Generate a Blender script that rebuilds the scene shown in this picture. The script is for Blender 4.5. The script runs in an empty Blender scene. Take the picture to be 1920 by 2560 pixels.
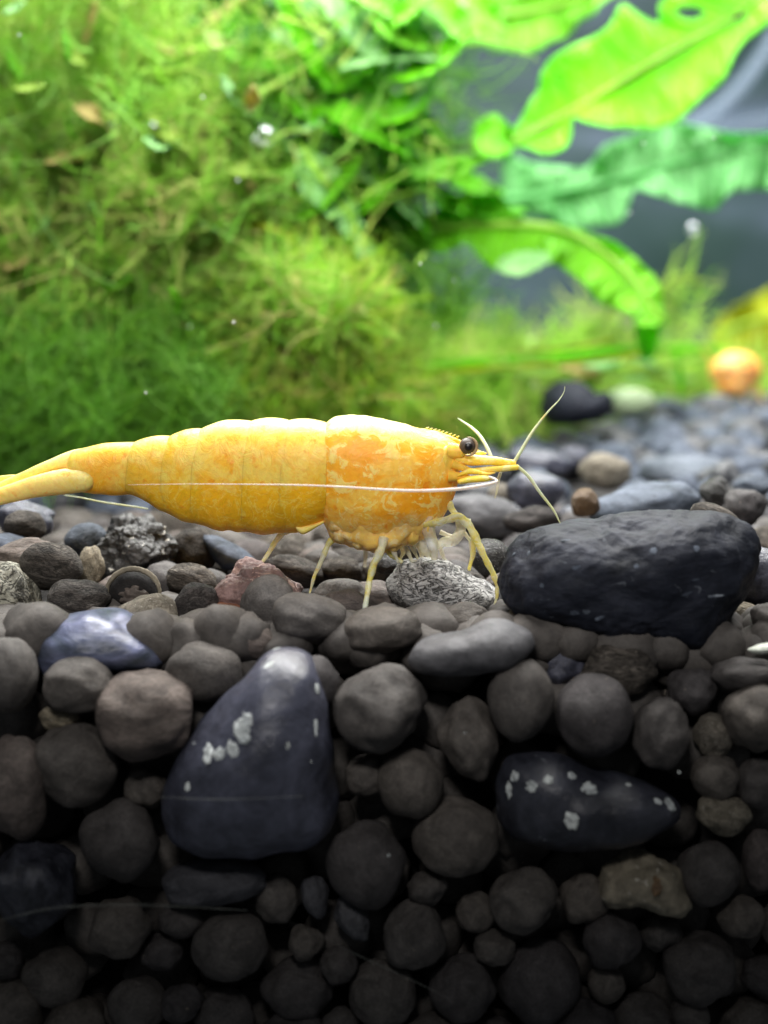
import bpy, math, random
import numpy as np
from mathutils import Vector, Matrix, noise
from mathutils.bvhtree import BVHTree
random.seed(7); np.random.seed(7)
S = bpy.context.scene
COL = S.collection
R = math.radians

# ------------------------------------------------------------------ camera (1 unit = 1 cm)
CAM = Vector((0, -8, 1.17)); PITCH = math.atan(380/3840)
cam_d = bpy.data.cameras.new('camera'); cam = bpy.data.objects.new('camera', cam_d); COL.objects.link(cam)
cam.location = CAM; cam.rotation_euler = (R(90)-PITCH, 0, 0)
cam_d.sensor_fit = 'HORIZONTAL'; cam_d.sensor_width = 36; cam_d.lens = 72
cam_d.clip_start = 0.1; cam_d.clip_end = 300
cam_d.dof.use_dof = True; cam_d.dof.focus_distance = 8.0; cam_d.dof.aperture_fstop = 0.50
S.camera = cam
# ------------------------------------------------------------------ world: a dim room round the tank
W = bpy.data.worlds.new('World'); S.world = W; W.use_nodes = True
W.node_tree.nodes['Background'].inputs[0].default_value = (0.85, 0.93, 1.0, 1)
W.node_tree.nodes['Background'].inputs[1].default_value = 0.08
S.view_settings.view_transform = 'Standard'; S.view_settings.look = 'None'
S.view_settings.exposure = 0; S.view_settings.gamma = 1
# ------------------------------------------------------------------ lamps of the tank hood, plus added fill spots
def area(name, loc, rot, sx, sy, e, col):
    l = bpy.data.lights.new(name, 'AREA'); l.shape = 'RECTANGLE'; l.size = sx; l.size_y = sy; l.energy = e; l.color = col
    o = bpy.data.objects.new(name, l); COL.objects.link(o); o.location = loc; o.rotation_euler = rot; return o
area('hood_lamp', (0.5, 2.2, 10.5), (R(-2), 0, 0), 12, 4.0, 2450, (1, 0.985, 0.95))
area('hood_lamp_rear', (1.0, 11, 12.5), (0, 0, 0), 16, 8, 8200, (1, 1, 0.97))
def spot(name, loc, aim, e, size, soft, col):
    sp = bpy.data.lights.new(name, 'SPOT'); sp.energy = e; sp.spot_size = R(size); sp.spot_blend = 1; sp.shadow_soft_size = soft; sp.color = col
    o = bpy.data.objects.new(name, sp); COL.objects.link(o); o.location = loc
    o.rotation_euler = (Vector(aim)-Vector(loc)).to_track_quat('-Z', 'Y').to_euler()
spot('front_fill', (-0.8, -7.5, 5.2), (0, 3.0, 1.4), 2450, 61, .9, (1, .97, .94))  # added fill; its soft cone edge lets the lowest gravel go dark
spot('moss_fill', (-1.5, -9, 8.0), (-.5, 8, 4.4), 15000, 52, 1.2, (1, 1, .96))  # added fill from the front to brighten the moss
S.cycles.max_bounces = 8; S.cycles.diffuse_bounces = 4; S.cycles.transmission_bounces = 6; S.cycles.transparent_max_bounces = 12
S.cycles.caustics_reflective = False; S.cycles.caustics_refractive = False
S.cycles.sample_clamp_indirect = 6

# ------------------------------------------------------------------ helpers
def ray(px, py):
    x = (px-960)/3840; u = (1280-py)/3840
    return Vector((x, math.cos(PITCH)+u*math.sin(PITCH), -math.sin(PITCH)+u*math.cos(PITCH)))
def P(px, py, y):
    d = ray(px, py); return CAM + d*((y-CAM.y)/d.y)
def U(y): return (y-CAM.y)/3840
def surf(x, y):
    z = 0.022*max(0, y-1) + 0.08*max(0, min(x, 4))*min(max(y-1, 0), 4)/4
    return z
def Pground(px, py, lift=0.0):
    d = ray(px, py)
    t = 4.0
    while t < 40:
        p = CAM + d*t
        if p.z <= surf(p.x, p.y)+lift: break
        t += 0.02
    return CAM + d*t
def link(name, me, parent=None, loc=(0, 0, 0)):
    o = bpy.data.objects.new(name, me); COL.objects.link(o); o.location = loc
    if parent is not None: o.parent = parent
    return o
def mesh(name, vs, fs, mat, smooth=True):
    me = bpy.data.meshes.new(name); me.from_pydata([tuple(v) for v in vs], [], fs)
    if mat: me.materials.append(mat)
    if smooth: me.shade_smooth()
    me.update(); return me
def obj(name, vs, fs, mat, parent=None, loc=None, smooth=True):
    if parent is not None:
        base = Vector(parent.location)
        if parent.parent: base = base + Vector(parent.parent.location)
        l = Vector((0, 0, 0))
    else:
        base = Vector(loc) if loc is not None else sum((Vector(v) for v in vs), Vector())/len(vs); l = base
    me = mesh(name, [Vector(v)-base for v in vs], fs, mat, smooth)
    return link(name, me, parent, l)
def tag(o, label=None, cat=None, group=None, kind=None):
    if label: o['label'] = label
    if cat: o['category'] = cat
    if group: o['group'] = group
    if kind: o['kind'] = kind
    return o
def empty(name, loc, label, cat, group=None):
    o = bpy.data.objects.new(name, None); COL.objects.link(o); o.location = loc; o.empty_display_size = .1
    return tag(o, label, cat, group)
def crom(pts, n):
    pts = [np.array(p, float) for p in pts]
    if len(pts) < 3:
        return [pts[0]+(pts[-1]-pts[0])*i/(n-1) for i in range(n)]
    seg = [np.linalg.norm(pts[i+1]-pts[i]) for i in range(len(pts)-1)]
    cum = np.concatenate([[0], np.cumsum(seg)]); out = []
    for i in range(n):
        s = cum[-1]*i/(n-1); k = min(int(np.searchsorted(cum, s, 'right'))-1, len(pts)-2)
        t = (s-cum[k])/max(seg[k], 1e-9)
        p0 = pts[max(k-1, 0)]; p1 = pts[k]; p2 = pts[k+1]; p3 = pts[min(k+2, len(pts)-1)]
        out.append(0.5*((2*p1)+(-p0+p2)*t+(2*p0-5*p1+4*p2-p3)*t*t+(-p0+3*p1-3*p2+p3)*t**3))
    return out
def tube(pts, rad, n=10, sides=8, jit=0.0):
    """pts: world points, rad: list of radii at the points"""
    c = crom(pts, n); rs = np.interp(np.linspace(0, 1, n), np.linspace(0, 1, len(rad)), rad)
    vs, fs = [], []
    up = Vector((0.13, 0.9, 0.31)).normalized()
    for i in range(n):
        a = Vector(c[max(i-1, 0)]); b = Vector(c[min(i+1, n-1)]); t = (b-a).normalized()
        e1 = t.cross(up)
        if e1.length < 1e-3: e1 = t.cross(Vector((1, 0, 0)))
        e1.normalize(); e2 = t.cross(e1)
        for k in range(sides):
            th = 2*math.pi*k/sides; r = rs[i]*(1+jit*(random.random()-.5))
            vs.append(Vector(c[i])+e1*(math.cos(th)*r)+e2*(math.sin(th)*r))
    for i in range(n-1):
        for k in range(sides):
            fs.append((i*sides+k, i*sides+(k+1) % sides, (i+1)*sides+(k+1) % sides, (i+1)*sides+k))
    fs.append(tuple(range(sides))[::-1]); fs.append(tuple((n-1)*sides+k for k in range(sides)))
    return vs, fs
def merge(*parts):
    vs, fs = [], []
    for v, f in parts:
        o = len(vs); vs += list(v); fs += [tuple(i+o for i in q) for q in f]
    return vs, fs
import bmesh
_ico = {}
def ico(n):
    if n not in _ico:
        bm = bmesh.new(); bmesh.ops.create_icosphere(bm, subdivisions=n, radius=1)
        _ico[n] = ([v.co.copy() for v in bm.verts], [tuple(v.index for v in f.verts) for f in bm.faces]); bm.free()
    return _ico[n]

# ------------------------------------------------------------------ materials
def nmat(name):
    m = bpy.data.materials.new(name); m.use_nodes = True; nt = m.node_tree; nt.nodes.clear()
    return m, nt, nt.nodes, nt.links
def ramp(N, stops, interp='LINEAR'):
    r = N.new('ShaderNodeValToRGB'); r.color_ramp.interpolation = interp
    e = r.color_ramp.elements
    while len(e) < len(stops): e.new(0.5)
    for i, (p, c) in enumerate(stops):
        e[i].position = p; e[i].color = (c[0], c[1], c[2], 1) if len(c) == 3 else c
    return r
def g(v): return (v, v, v)
def noisen(N, L, vec, scale, detail=6, rough=.6, dist=0.0):
    n = N.new('ShaderNodeTexNoise'); n.inputs['Scale'].default_value = scale; n.inputs['Detail'].default_value = detail
    n.inputs['Roughness'].default_value = rough; n.inputs['Distortion'].default_value = dist
    L.new(vec, n.inputs['Vector']); return n
def mixc(N, L, a, b, f, mode='MIX'):
    m = N.new('ShaderNodeMix'); m.data_type = 'RGBA'; m.blend_type = mode
    for s, v in ((m.inputs[0], f), (m.inputs[6], a), (m.inputs[7], b)):
        if hasattr(v, 'is_output'): L.new(v, s)
        elif isinstance(v, (int, float)): s.default_value = v
        else: s.default_value = (v[0], v[1], v[2], 1)
    return m.outputs[2]
def stone_mat(name, c1, c2, flecks=None, fleck_t=0.68, fleck_scale=9, scale=2.2, rough=.75, bump=.5, fine=22, spec=.35, streak=0.0, var=.35, ridge=None):
    m, nt, N, L = nmat(name)
    out = N.new('ShaderNodeOutputMaterial'); b = N.new('ShaderNodeBsdfPrincipled'); L.new(b.outputs[0], out.inputs[0])
    tc = N.new('ShaderNodeTexCoord'); oi = N.new('ShaderNodeObjectInfo')
    ml = N.new('ShaderNodeMath'); ml.operation = 'MULTIPLY'; ml.inputs[1].default_value = 57.0; L.new(oi.outputs['Random'], ml.inputs[0])
    va = N.new('ShaderNodeVectorMath'); L.new(tc.outputs['Object'], va.inputs[0])
    cb = N.new('ShaderNodeCombineXYZ')
    for i in range(3): L.new(ml.outputs[0], cb.inputs[i])
    L.new(cb.outputs[0], va.inputs[1]); vec = va.outputs[0]
    if streak:
        mp = N.new('ShaderNodeMapping'); mp.inputs['Scale'].default_value = (1, 1, 1+streak); mp.inputs['Rotation'].default_value = (0.3, 0.5, 0.2)
        L.new(vec, mp.inputs[0]); vec = mp.outputs[0]
    n1 = noisen(N, L, vec, scale, 8, .62, 0.6); n2 = noisen(N, L, vec, fine, 6, .7, 0.4)
    r1 = ramp(N, [(0.32, c1), (0.68, c2)]); L.new(n1.outputs[0], r1.inputs[0])
    col = r1.outputs[0]
    r2 = ramp(N, [(0.3, g(0.62)), (0.7, g(1.35))]); L.new(n2.outputs[0], r2.inputs[0])
    col = mixc(N, L, col, r2.outputs[0], 1.0, 'MULTIPLY')
    hv = ramp(N, [(0, (1-var, 1-var, 1-var*.8)), (.5, g(1)), (1, (1+var, 1+var*.85, 1+var*.6))]); L.new(oi.outputs['Random'], hv.inputs[0])
    col = mixc(N, L, col, hv.outputs[0], 1.0, 'MULTIPLY')
    if flecks:
        n3 = noisen(N, L, vec, fleck_scale, 4, .65, 1.2)
        r3 = ramp(N, [(fleck_t-.02, g(0)), (fleck_t+.02, g(1))]); L.new(n3.outputs[0], r3.inputs[0])
        col = mixc(N, L, col, flecks, r3.outputs[0])
    hsum = N.new('ShaderNodeMath'); hsum.operation = 'MULTIPLY_ADD'; hsum.inputs[1].default_value = .35
    L.new(n2.outputs[0], hsum.inputs[0]); L.new(n1.outputs[0], hsum.inputs[2]); hh = hsum.outputs[0]
    if ridge:
        n4 = noisen(N, L, vec, ridge[0], 5, .6, 1.6)
        ab = N.new('ShaderNodeMath'); ab.operation = 'SUBTRACT'; ab.inputs[1].default_value = .5; L.new(n4.outputs[0], ab.inputs[0])
        a2 = N.new('ShaderNodeMath'); a2.operation = 'ABSOLUTE'; L.new(ab.outputs[0], a2.inputs[0])
        r4 = ramp(N, [(0.0, ridge[1]), (ridge[2], g(1))]); L.new(a2.outputs[0], r4.inputs[0])
        col = mixc(N, L, col, r4.outputs[0], 1.0, 'MULTIPLY')
        h2 = N.new('ShaderNodeMath'); h2.operation = 'MULTIPLY_ADD'; h2.inputs[1].default_value = 1.2
        r5 = ramp(N, [(0, g(0)), (ridge[2], g(1))]); L.new(a2.outputs[0], r5.inputs[0])
        L.new(r5.outputs[0], h2.inputs[0]); L.new(hh, h2.inputs[2]); hh = h2.outputs[0]
    L.new(col, b.inputs['Base Color']); b.inputs['Roughness'].default_value = rough; b.inputs['Specular IOR Level'].default_value = spec
    bp = N.new('ShaderNodeBump'); bp.inputs['Strength'].default_value = bump; bp.inputs['Distance'].default_value = .05
    L.new(hh, bp.inputs['Height']); L.new(bp.outputs[0], b.inputs['Normal'])
    return m
M = {}
M['soil'] = stone_mat('soil_pellet_clay', (.048, .043, .040), (.120, .109, .101), scale=1.6, bump=.4, fine=14, rough=.7, spec=.35, flecks=(.25, .21, .17), fleck_t=.71, fleck_scale=5)
M['swirl'] = stone_mat('swirled_clay', (.042, .037, .033), (.165, .145, .126), scale=1.8, bump=.7, fine=11, rough=.8, spec=.25, streak=1.6, ridge=(2.2, g(.5), .06))
M['pink'] = stone_mat('pinkish_clay', (.065, .055, .051), (.155, .130, .120), scale=1.6, bump=.5, fine=10, rough=.75, streak=.8)
M['tan'] = stone_mat('tan_rough_stone', (.12, .105, .075), (.34, .30, .23), scale=2.5, bump=.8, fine=12, flecks=(.45, .42, .36), fleck_t=.63)
M['grey'] = stone_mat('grey_stone', (.046, .046, .052), (.120, .120, .130), scale=2, bump=.5, fine=14, rough=.65, var=.15)
M['slate'] = stone_mat('blue_grey_slate', (.026, .028, .040), (.100, .105, .148), scale=2.6, bump=.4, fine=12, rough=.32, spec=.55, var=.12, flecks=(.30, .33, .40), fleck_t=.72, fleck_scale=4)
M['glassblue'] = stone_mat('violet_streaked_slate', (.035, .048, .062), (.20, .22, .36), scale=3.2, bump=.3, fine=12, rough=.28, spec=.6, var=.05, streak=1.5)
M['black'] = stone_mat('black_rock', (.008, .010, .016), (.026, .029, .042), scale=3, bump=.6, fine=12, rough=.6, spec=.14, var=.1, flecks=(.10, .11, .13), fleck_t=.70, fleck_scale=8, streak=.9)
M['spotted'] = stone_mat('dark_slate', (.012, .013, .019), (.062, .065, .085), scale=3, bump=.4, fine=14, rough=.33, spec=.5, var=.05, flecks=(.25, .27, .30), fleck_t=.70, fleck_scale=7)
M['crust'] = stone_mat('crusty_black_stone', (.012, .011, .011), (.06, .057, .055), scale=5, bump=1.0, fine=18, rough=.4, spec=.6, var=.1, flecks=(.65, .62, .55), fleck_t=.645, fleck_scale=9)
M['white'] = stone_mat('grey_white_wrinkled_stone', (.34, .33, .32), (.62, .61, .60), scale=5, bump=1.0, fine=26, rough=.5, var=.02, ridge=(13, g(.22), .04), streak=1.2)
M['cream'] = stone_mat('cream_mottled_stone', (.13, .12, .10), (.62, .60, .48), scale=6, bump=.8, fine=16, rough=.6, var=.02, ridge=(11, g(.3), .05))
M['red'] = stone_mat('red_brown_stone', (.13, .085, .08), (.36, .225, .205), scale=4, bump=.8, fine=14, rough=.6, var=.02, flecks=(.52, .34, .29), fleck_t=.62, fleck_scale=9)
M['rust'] = stone_mat('rust_orange_stone', (.09, .045, .03), (.38, .15, .08), scale=5, bump=.5, fine=14, rough=.55, var=.02)
M['amber'] = stone_mat('amber_brown_stone', (.045, .024, .014), (.20, .125, .06), scale=7, bump=.7, fine=16, rough=.5, streak=2)
M['bluish'] = stone_mat('blue_light_tinted_stone', (.036, .047, .062), (.135, .158, .205), scale=4, bump=.6, fine=16, rough=.75, spec=.25, var=.3, flecks=(.4, .44, .5), fleck_t=.70, fleck_scale=6, streak=1)  # the blue light on the far gravel is put into this stone colour
M['farsoil'] = stone_mat('far_gravel', (.022, .024, .028), (.105, .108, .112), scale=1.4, bump=.6, fine=8, rough=.5, spec=.4, var=.4)
M['pale'] = stone_mat('white_quartz', (.55, .6, .5), (.85, .88, .8), scale=3, bump=.3, rough=.4, var=.05)
M['palegreen'] = stone_mat('pale_green_quartz', (.22, .32, .15), (.48, .56, .38), scale=2, bump=.4, rough=.6, var=.1)
M['mineral'] = stone_mat('white_mineral', (.42, .46, .47), (.78, .82, .80), scale=6, bump=.6, rough=.5, var=.1)
def soft_mineral():
    m = M['mineral']; nt = m.node_tree; N, L = nt.nodes, nt.links; b = next(n for n in N if n.type == 'BSDF_PRINCIPLED'); out = next(n for n in N if n.type == 'OUTPUT_MATERIAL')
    t = N.new('ShaderNodeBsdfTransparent'); mx = N.new('ShaderNodeMixShader'); ge = N.new('ShaderNodeTexCoord'); n = noisen(N, L, ge.outputs['Object'], 22, 5, .65, .6)
    r = ramp(N, [(.30, g(.15)), (.48, g(1))]); L.new(n.outputs[0], r.inputs[0]); L.new(r.outputs[0], mx.inputs[0]); L.new(t.outputs[0], mx.inputs[1]); L.new(b.outputs[0], mx.inputs[2]); L.new(mx.outputs[0], out.inputs[0])
soft_mineral()
M['bed'] = stone_mat('dark_soil', (.02, .018, .016), (.05, .045, .04), scale=3, bump=.6, rough=.9)

# ------------------------------------------------------------------ stones
def blob(seed, n=4, amp=.16, freq=1.1, flat=0.0):
    vs, fs = ico(n); off = Vector((seed*7.3, seed*3.1, seed*5.7)); out = []
    sx, sy, sz = (random.uniform(.9, 1.08) for _ in range(3))
    for v in vs:
        d = amp*noise.noise(v*freq+off) + amp*.45*noise.noise(v*freq*2.3+off) + .012*noise.noise(v*9+off)
        r = 1+d
        out.append(Vector((v.x*r*sx, v.y*r*sy, v.z*r*sz)))
    mx = max(abs(p.x) for p in out); mz = max(abs(p.z) for p in out)
    return [Vector((p.x/mx, p.y, p.z/mz)) for p in out], fs
BASES = []
for i in range(18):
    v, f = blob(i+1, 4, random.uniform(.10, .30)); BASES.append((v, f))
_share = {}
def base_mesh(i, mat):
    k = (i, mat)
    if k not in _share: _share[k] = mesh('pellet_shape', BASES[i][0], BASES[i][1], M[mat])
    return _share[k]
_n = [0]
def pellet(cx, cy, w, h, mat='soil', rot=0, y=None, label=None, cat='pebble', name='soil_pellet', group=None, dz=1.0, base=None):
    """a stone whose outline is about w x h photo pixels round (cx, cy)"""
    _n[0] += 1
    if y is None:
        y = Pground(cx, cy, -.04).y if cy > 940 else 15
        y = max(y, -0.92)
    c = P(cx, cy, y); u = U(y)
    i = (_n[0]*5) % len(BASES) if base is None else base
    o = link(name, base_mesh(i, mat)); o.location = c
    o.rotation_euler = (0, R(rot), 0)
    sx, sz = w*u/2, h*u/2
    o.scale = (sx, (sx*sz)**.5*dz, sz)
    return tag(o, label, cat, group)
def poly_stone(name, pts, y, thick, mat, label, cat='stone', n=5, amp=.05, freq=3, rough_amp=0, power=1.0, parent=None, cen=None, ridged=False):
    pts = [np.array(p, float) for p in pts]
    c = np.mean(pts, axis=0) if cen is None else np.array(cen, float)
    an = np.array([math.atan2(-(p[1]-c[1]), p[0]-c[0]) for p in pts]); rr = np.array([np.hypot(*(p-c)) for p in pts])
    # dense outline, smoothed
    dense = []
    cl = pts+[pts[0]]
    for i in range(len(pts)):
        for t in np.linspace(0, 1, 10, endpoint=False): dense.append(cl[i]*(1-t)+cl[i+1]*t)
    dense = np.array(dense); an = np.arctan2(-(dense[:, 1]-c[1]), dense[:, 0]-c[0]); rr = np.hypot(dense[:, 0]-c[0], dense[:, 1]-c[1])
    o_ = np.argsort(an); an = an[o_]; rr = rr[o_]
    grid = np.linspace(-math.pi, math.pi, 361); rg = np.interp(grid, np.concatenate([an-2*math.pi, an, an+2*math.pi]), np.tile(rr, 3))
    ker = np.ones(9)/9; rg = np.convolve(np.tile(rg[:-1], 3), ker, 'same')[360:720]; rg = np.append(rg, rg[0])
    C = P(c[0], c[1], y); u = U(y); vs, fs = ico(n); out = []
    sd = Vector((c[0]*.013, c[1]*.017, y*3.1))
    for v in vs:
        s = math.hypot(v.x, v.z); th = math.atan2(v.z, v.x); rad = float(np.interp(th, grid, rg))*u
        ss = s**power if s > 0 else 0
        p = Vector((math.cos(th)*ss*rad, v.y*thick, math.sin(th)*ss*rad))
        q = p*freq/.5+sd
        nn = noise.noise(q)
        d = amp*(nn+.5*noise.noise(q*2.1))
        if rough_amp: 
            k = noise.noise(q*5.3)+.6*noise.noise(q*11.7); d += rough_amp*(abs(k) if ridged else k)
        p += v.normalized()*d
        out.append(p)
    o = obj(name, [p+C for p in out], fs, M[mat], parent, loc=C if parent is None else None)
    tag(o, label, cat if parent is None else None)
    o['_c'] = (C.x, C.y, C.z)
    return o, BVHTree.FromPolygons([p+C for p in out], fs)
def on_surface(bvh, px, py):
    h = bvh.ray_cast(CAM, ray(px, py).normalized())
    return h[0], h[1]
def spots(stone, bvh, lst, mat='mineral', name='mineral_glint_spot', thick=.35):
    for k, (px, py, w, h, rot) in enumerate(lst):
        p, nrm = on_surface(bvh, px, py)
        if p is None: continue
        v, f = blob(70+k+int(px) % 13, 4, .55, 1.8)
        u = U(p.y); q = nrm.to_track_quat('Y', 'Z').to_matrix() if nrm.y > 0 else (-nrm).to_track_quat('Y', 'Z').to_matrix()
        # disc plane = tangent plane
        zz = nrm.normalized(); xx = Vector((1, 0, 0)); xx = (xx-zz*xx.dot(zz)).normalized(); yy = zz.cross(xx)
        a = R(rot); x2 = xx*math.cos(a)+yy*math.sin(a); y2 = yy*math.cos(a)-xx*math.sin(a)
        tv = [p+x2*(t.x*w*u/2)+y2*(t.z*h*u/2)+zz*(max(-.5, min(.5, t.y))*thick*min(w, h)*u) for t in v]
        obj(name, tv, f, M[mat], stone)

# structure: the bed under the pebbles
def box(x0, x1, y0, y1, z0, z1):
    v = [(x, y, z) for x in (x0, x1) for y in (y0, y1) for z in (z0, z1)]
    return v, [(0, 1, 3, 2), (4, 6, 7, 5), (0, 4, 5, 1), (2, 3, 7, 6), (0, 2, 6, 4), (1, 5, 7, 3)]
nx, ny = 40, 50; vs = []; fs = []
for j in range(ny+1):
    for i in range(nx+1):
        x = -12+24*i/nx; y = -0.45+24.5*j/ny; vs.append((x, y, surf(x, y)-.13-(.16 if y < .3 else 0)+.03*noise.noise(Vector((x*2, y*2, 0)))))
for j in range(ny):
    for i in range(nx): a = j*(nx+1)+i; fs.append((a, a+1, a+nx+2, a+nx+1))
k0 = len(vs)
for i in range(nx+1): vs.append((-12+24*i/nx, -.35, -5))
for i in range(nx): fs.append((i, k0+i, k0+i+1, i+1))
o = obj('substrate_ground', vs, fs, M['bed'], loc=(0, 0, 0)); tag(o, kind='structure')

# ---- front stones, big ones first
pear = [(723, 1603), (765, 1610), (800, 1640), (820, 1700), (832, 1800), (846, 1900), (848, 2000), (828, 2080), (770, 2125), (640, 2150), (500, 2145), (420, 2105), (396, 2040), (400, 1975), (428, 1910), (468, 1850), (505, 1790), (560, 1738), (615, 1680), (660, 1622), (690, 1606)]
st, bv = poly_stone('slate_stone', pear, -0.98, .34, 'slate', 'large smooth blue-violet pear-shaped stone with white mineral patches in the front gravel', amp=.025, freq=1.6, power=.85, cen=(640, 1930))
spots(st, bv, [(655, 1640, 42, 26, 20), (690, 1622, 26, 20, 0), (672, 1663, 38, 18, 30), (793, 1722, 30, 30, 0), (789, 1815, 18, 62, 5), (520, 1885, 36, 66, 0), (548, 1885, 40, 40, 0), (582, 1875, 36, 56, 25), (603, 1830, 52, 76, 25), (618, 1800, 36, 50, 30), (468, 1968, 24, 26, 0), (720, 1865, 14, 22, 0)], thick=.07)
dk = [(1258, 1880), (1330, 1876), (1400, 1888), (1480, 1912), (1560, 1932), (1640, 1962), (1700, 1995), (1718, 2025), (1700, 2062), (1640, 2090), (1560, 2120), (1460, 2130), (1360, 2115), (1270, 2095), (1238, 2050), (1238, 1950)]
st, bv = poly_stone('slate_stone', dk, -0.93, .24, 'spotted', 'wide blackish blue stone dotted with round white mineral spots in the lower right gravel', amp=.03, freq=1.8, cen=(1450, 2010))
spots(st, bv, [(1363, 1872, 34, 34, 0), (1287, 1941, 30, 34, 20), (1329, 1966, 36, 34, 0), (1370, 1950, 30, 30, 0), (1430, 1938, 28, 26, 0), (1472, 1972, 50, 46, 0), (1430, 2052, 46, 50, 0), (1272, 1975, 24, 50, 0), (1675, 2012, 62, 44, 25), (1705, 2018, 36, 40, 0), (1645, 2004, 30, 24, 0), (1571, 1962, 18, 16, 0), (1490, 1912, 26, 20, 0)], thick=.16)
bigp = [(1255, 1398), (1284, 1357), (1336, 1320), (1423, 1299), (1539, 1288), (1654, 1284), (1730, 1274), (1799, 1272), (1858, 1300), (1890, 1346), (1895, 1392), (1874, 1455), (1828, 1508), (1805, 1545), (1792, 1605), (1741, 1635), (1625, 1622), (1481, 1598), (1365, 1568), (1284, 1535), (1247, 1490), (1245, 1432)]
st, bv = poly_stone('black_rock', bigp, -0.42, .42, 'black', 'biggest black craggy rock lying to the right in front of the yellow shrimp', 'rock', n=6, amp=.05, freq=1.5, rough_amp=.012, power=.8, cen=(1570, 1450))
spots(st, bv, [(1321, 1385, 18, 22, 0), (1633, 1378, 26, 20, 0), (1740, 1372, 20, 20, 0), (1440, 1420, 30, 10, 10), (1415, 1350, 34, 9, 20), (1740, 1450, 50, 9, 5), (1720, 1485, 70, 12, 5), (1790, 1490, 50, 9, 0), (1437, 1533, 26, 16, 0), (1467, 1530, 22, 14, 0), (1500, 1545, 30, 12, 30), (1285, 1385, 12, 16, 0), (1355, 1465, 14, 14, 0), (1590, 1415, 14, 18, 0)], mat='bluish', thick=.12)  # white glints on the black rock, modelled as small pale blobs
wh = [(968, 1462), (1003, 1404), (1047, 1394), (1100, 1405), (1148, 1421), (1212, 1451), (1243, 1480), (1237, 1512), (1207, 1540), (1150, 1575), (1085, 1600), (1050, 1580), (1020, 1540), (985, 1500)]
st, bv = poly_stone('wrinkled_stone', wh, 0.02, .26, 'white', 'pale grey-white wrinkled stone under the front legs of the yellow shrimp', n=6, amp=.03, freq=2.5, rough_amp=.010, ridged=True)
rd = [(545, 1470), (562, 1440), (600, 1418), (645, 1412), (700, 1420), (738, 1440), (752, 1470), (755, 1520), (720, 1550), (660, 1560), (600, 1560), (570, 1540), (548, 1510)]
st, bv = poly_stone('red_rock', rd, 0.02, .25, 'red', 'knobbly reddish brown rock with orange lower corner under the rear leg of the yellow shrimp', 'rock', n=6, amp=.06, freq=2.5, rough_amp=.014)
o, _ = poly_stone('rust_corner', [(513, 1560), (520, 1535), (545, 1510), (580, 1500), (620, 1515), (620, 1545), (570, 1560), (535, 1575)], -0.2, .13, 'rust', 'bright orange corner', n=5, amp=.03, freq=3, parent=st)
cr = [(243, 1370), (262, 1335), (288, 1300), (320, 1290), (370, 1300), (408, 1320), (420, 1345), (440, 1375), (442, 1415), (420, 1450), (370, 1475), (300, 1475), (262, 1450), (240, 1410)]
st, bv = poly_stone('crusty_rock', cr, 0.72, .26, 'crust', 'black crusty rock with white flecks below the tail end of the yellow shrimp', 'rock', n=6, amp=.07, freq=3, rough_amp=.017)
cm = [(-40, 1420), (0, 1405), (45, 1408), (75, 1440), (100, 1490), (112, 1550), (60, 1590), (-40, 1600)]
st, bv = poly_stone('cream_stone', cm, 0.0, .2, 'cream', 'cream and grey mottled stone cut off by the left edge', n=5, amp=.04, freq=3, rough_amp=.008)
sl = [(1018, 1650), (1035, 1610), (1075, 1590), (1150, 1575), (1220, 1552), (1270, 1552), (1320, 1580), (1345, 1620), (1300, 1660), (1200, 1680), (1100, 1690), (1040, 1680)]
st, bv = poly_stone('flat_stone', sl, -0.85, .22, 'grey', 'smooth light grey flat stone in front of the wrinkled white stone', n=5, amp=.03, freq=2, power=.8)
lb = [(90, 1640), (110, 1590), (160, 1545), (230, 1522), (310, 1530), (380, 1570), (425, 1610), (420, 1660), (330, 1690), (200, 1700), (110, 1690)]
st, bv = poly_stone('streaked_stone', lb, -0.62, .28, 'glassblue', 'glossy bluish violet streaked stone in the front left gravel', n=5, amp=.03, freq=2)
wd = [(500, 1332), (545, 1340), (610, 1375), (655, 1412), (600, 1425), (560, 1425), (530, 1390)]
st, bv = poly_stone('wedge_stone', wd, 0.75, .15, 'bluish', 'pale blue wedge stone behind the reddish rock', n=4, amp=.01)
ps = [(1262, 1345), (1290, 1330), (1340, 1322), (1345, 1350), (1320, 1380), (1270, 1380)]
sh = [(-20, 1340), (0, 1330), (50, 1345), (110, 1368), (130, 1400), (60, 1410), (-20, 1400)]
poly_stone('slate_stone', sh, 0.5, .2, 'bluish', 'blue-grey glossy stone at the left edge below the shrimp tail', n=4, amp=.01)
o, _ = poly_stone('slab_stone', [(1470, 1290), (1490, 1250), (1560, 1222), (1640, 1205), (1710, 1205), (1760, 1240), (1740, 1290), (1600, 1310), (1480, 1310)], 1.6, .3, 'bluish', 'flat pale blue slab just behind the biggest black rock', n=5, amp=.03, freq=2)
o, _ = poly_stone('slab_stone', [(1600, 1200), (1610, 1150), (1680, 1140), (1760, 1138), (1820, 1160), (1830, 1200), (1760, 1230), (1650, 1225)], 4.5, .6, 'bluish', 'blue-green grey slab behind the pale blue slab', n=4, amp=.05, freq=2)
o, _ = poly_stone('lobed_stone', [(1352, 1030), (1358, 980), (1390, 955), (1440, 952), (1475, 968), (1490, 985), (1515, 975), (1535, 995), (1532, 1030), (1500, 1050), (1440, 1062), (1380, 1060)], 6.3, .5, 'black', 'smooth black two-lobed stone standing at the edge of the green carpet', n=5, amp=.02, freq=1, cen=(1440, 1015))

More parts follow.
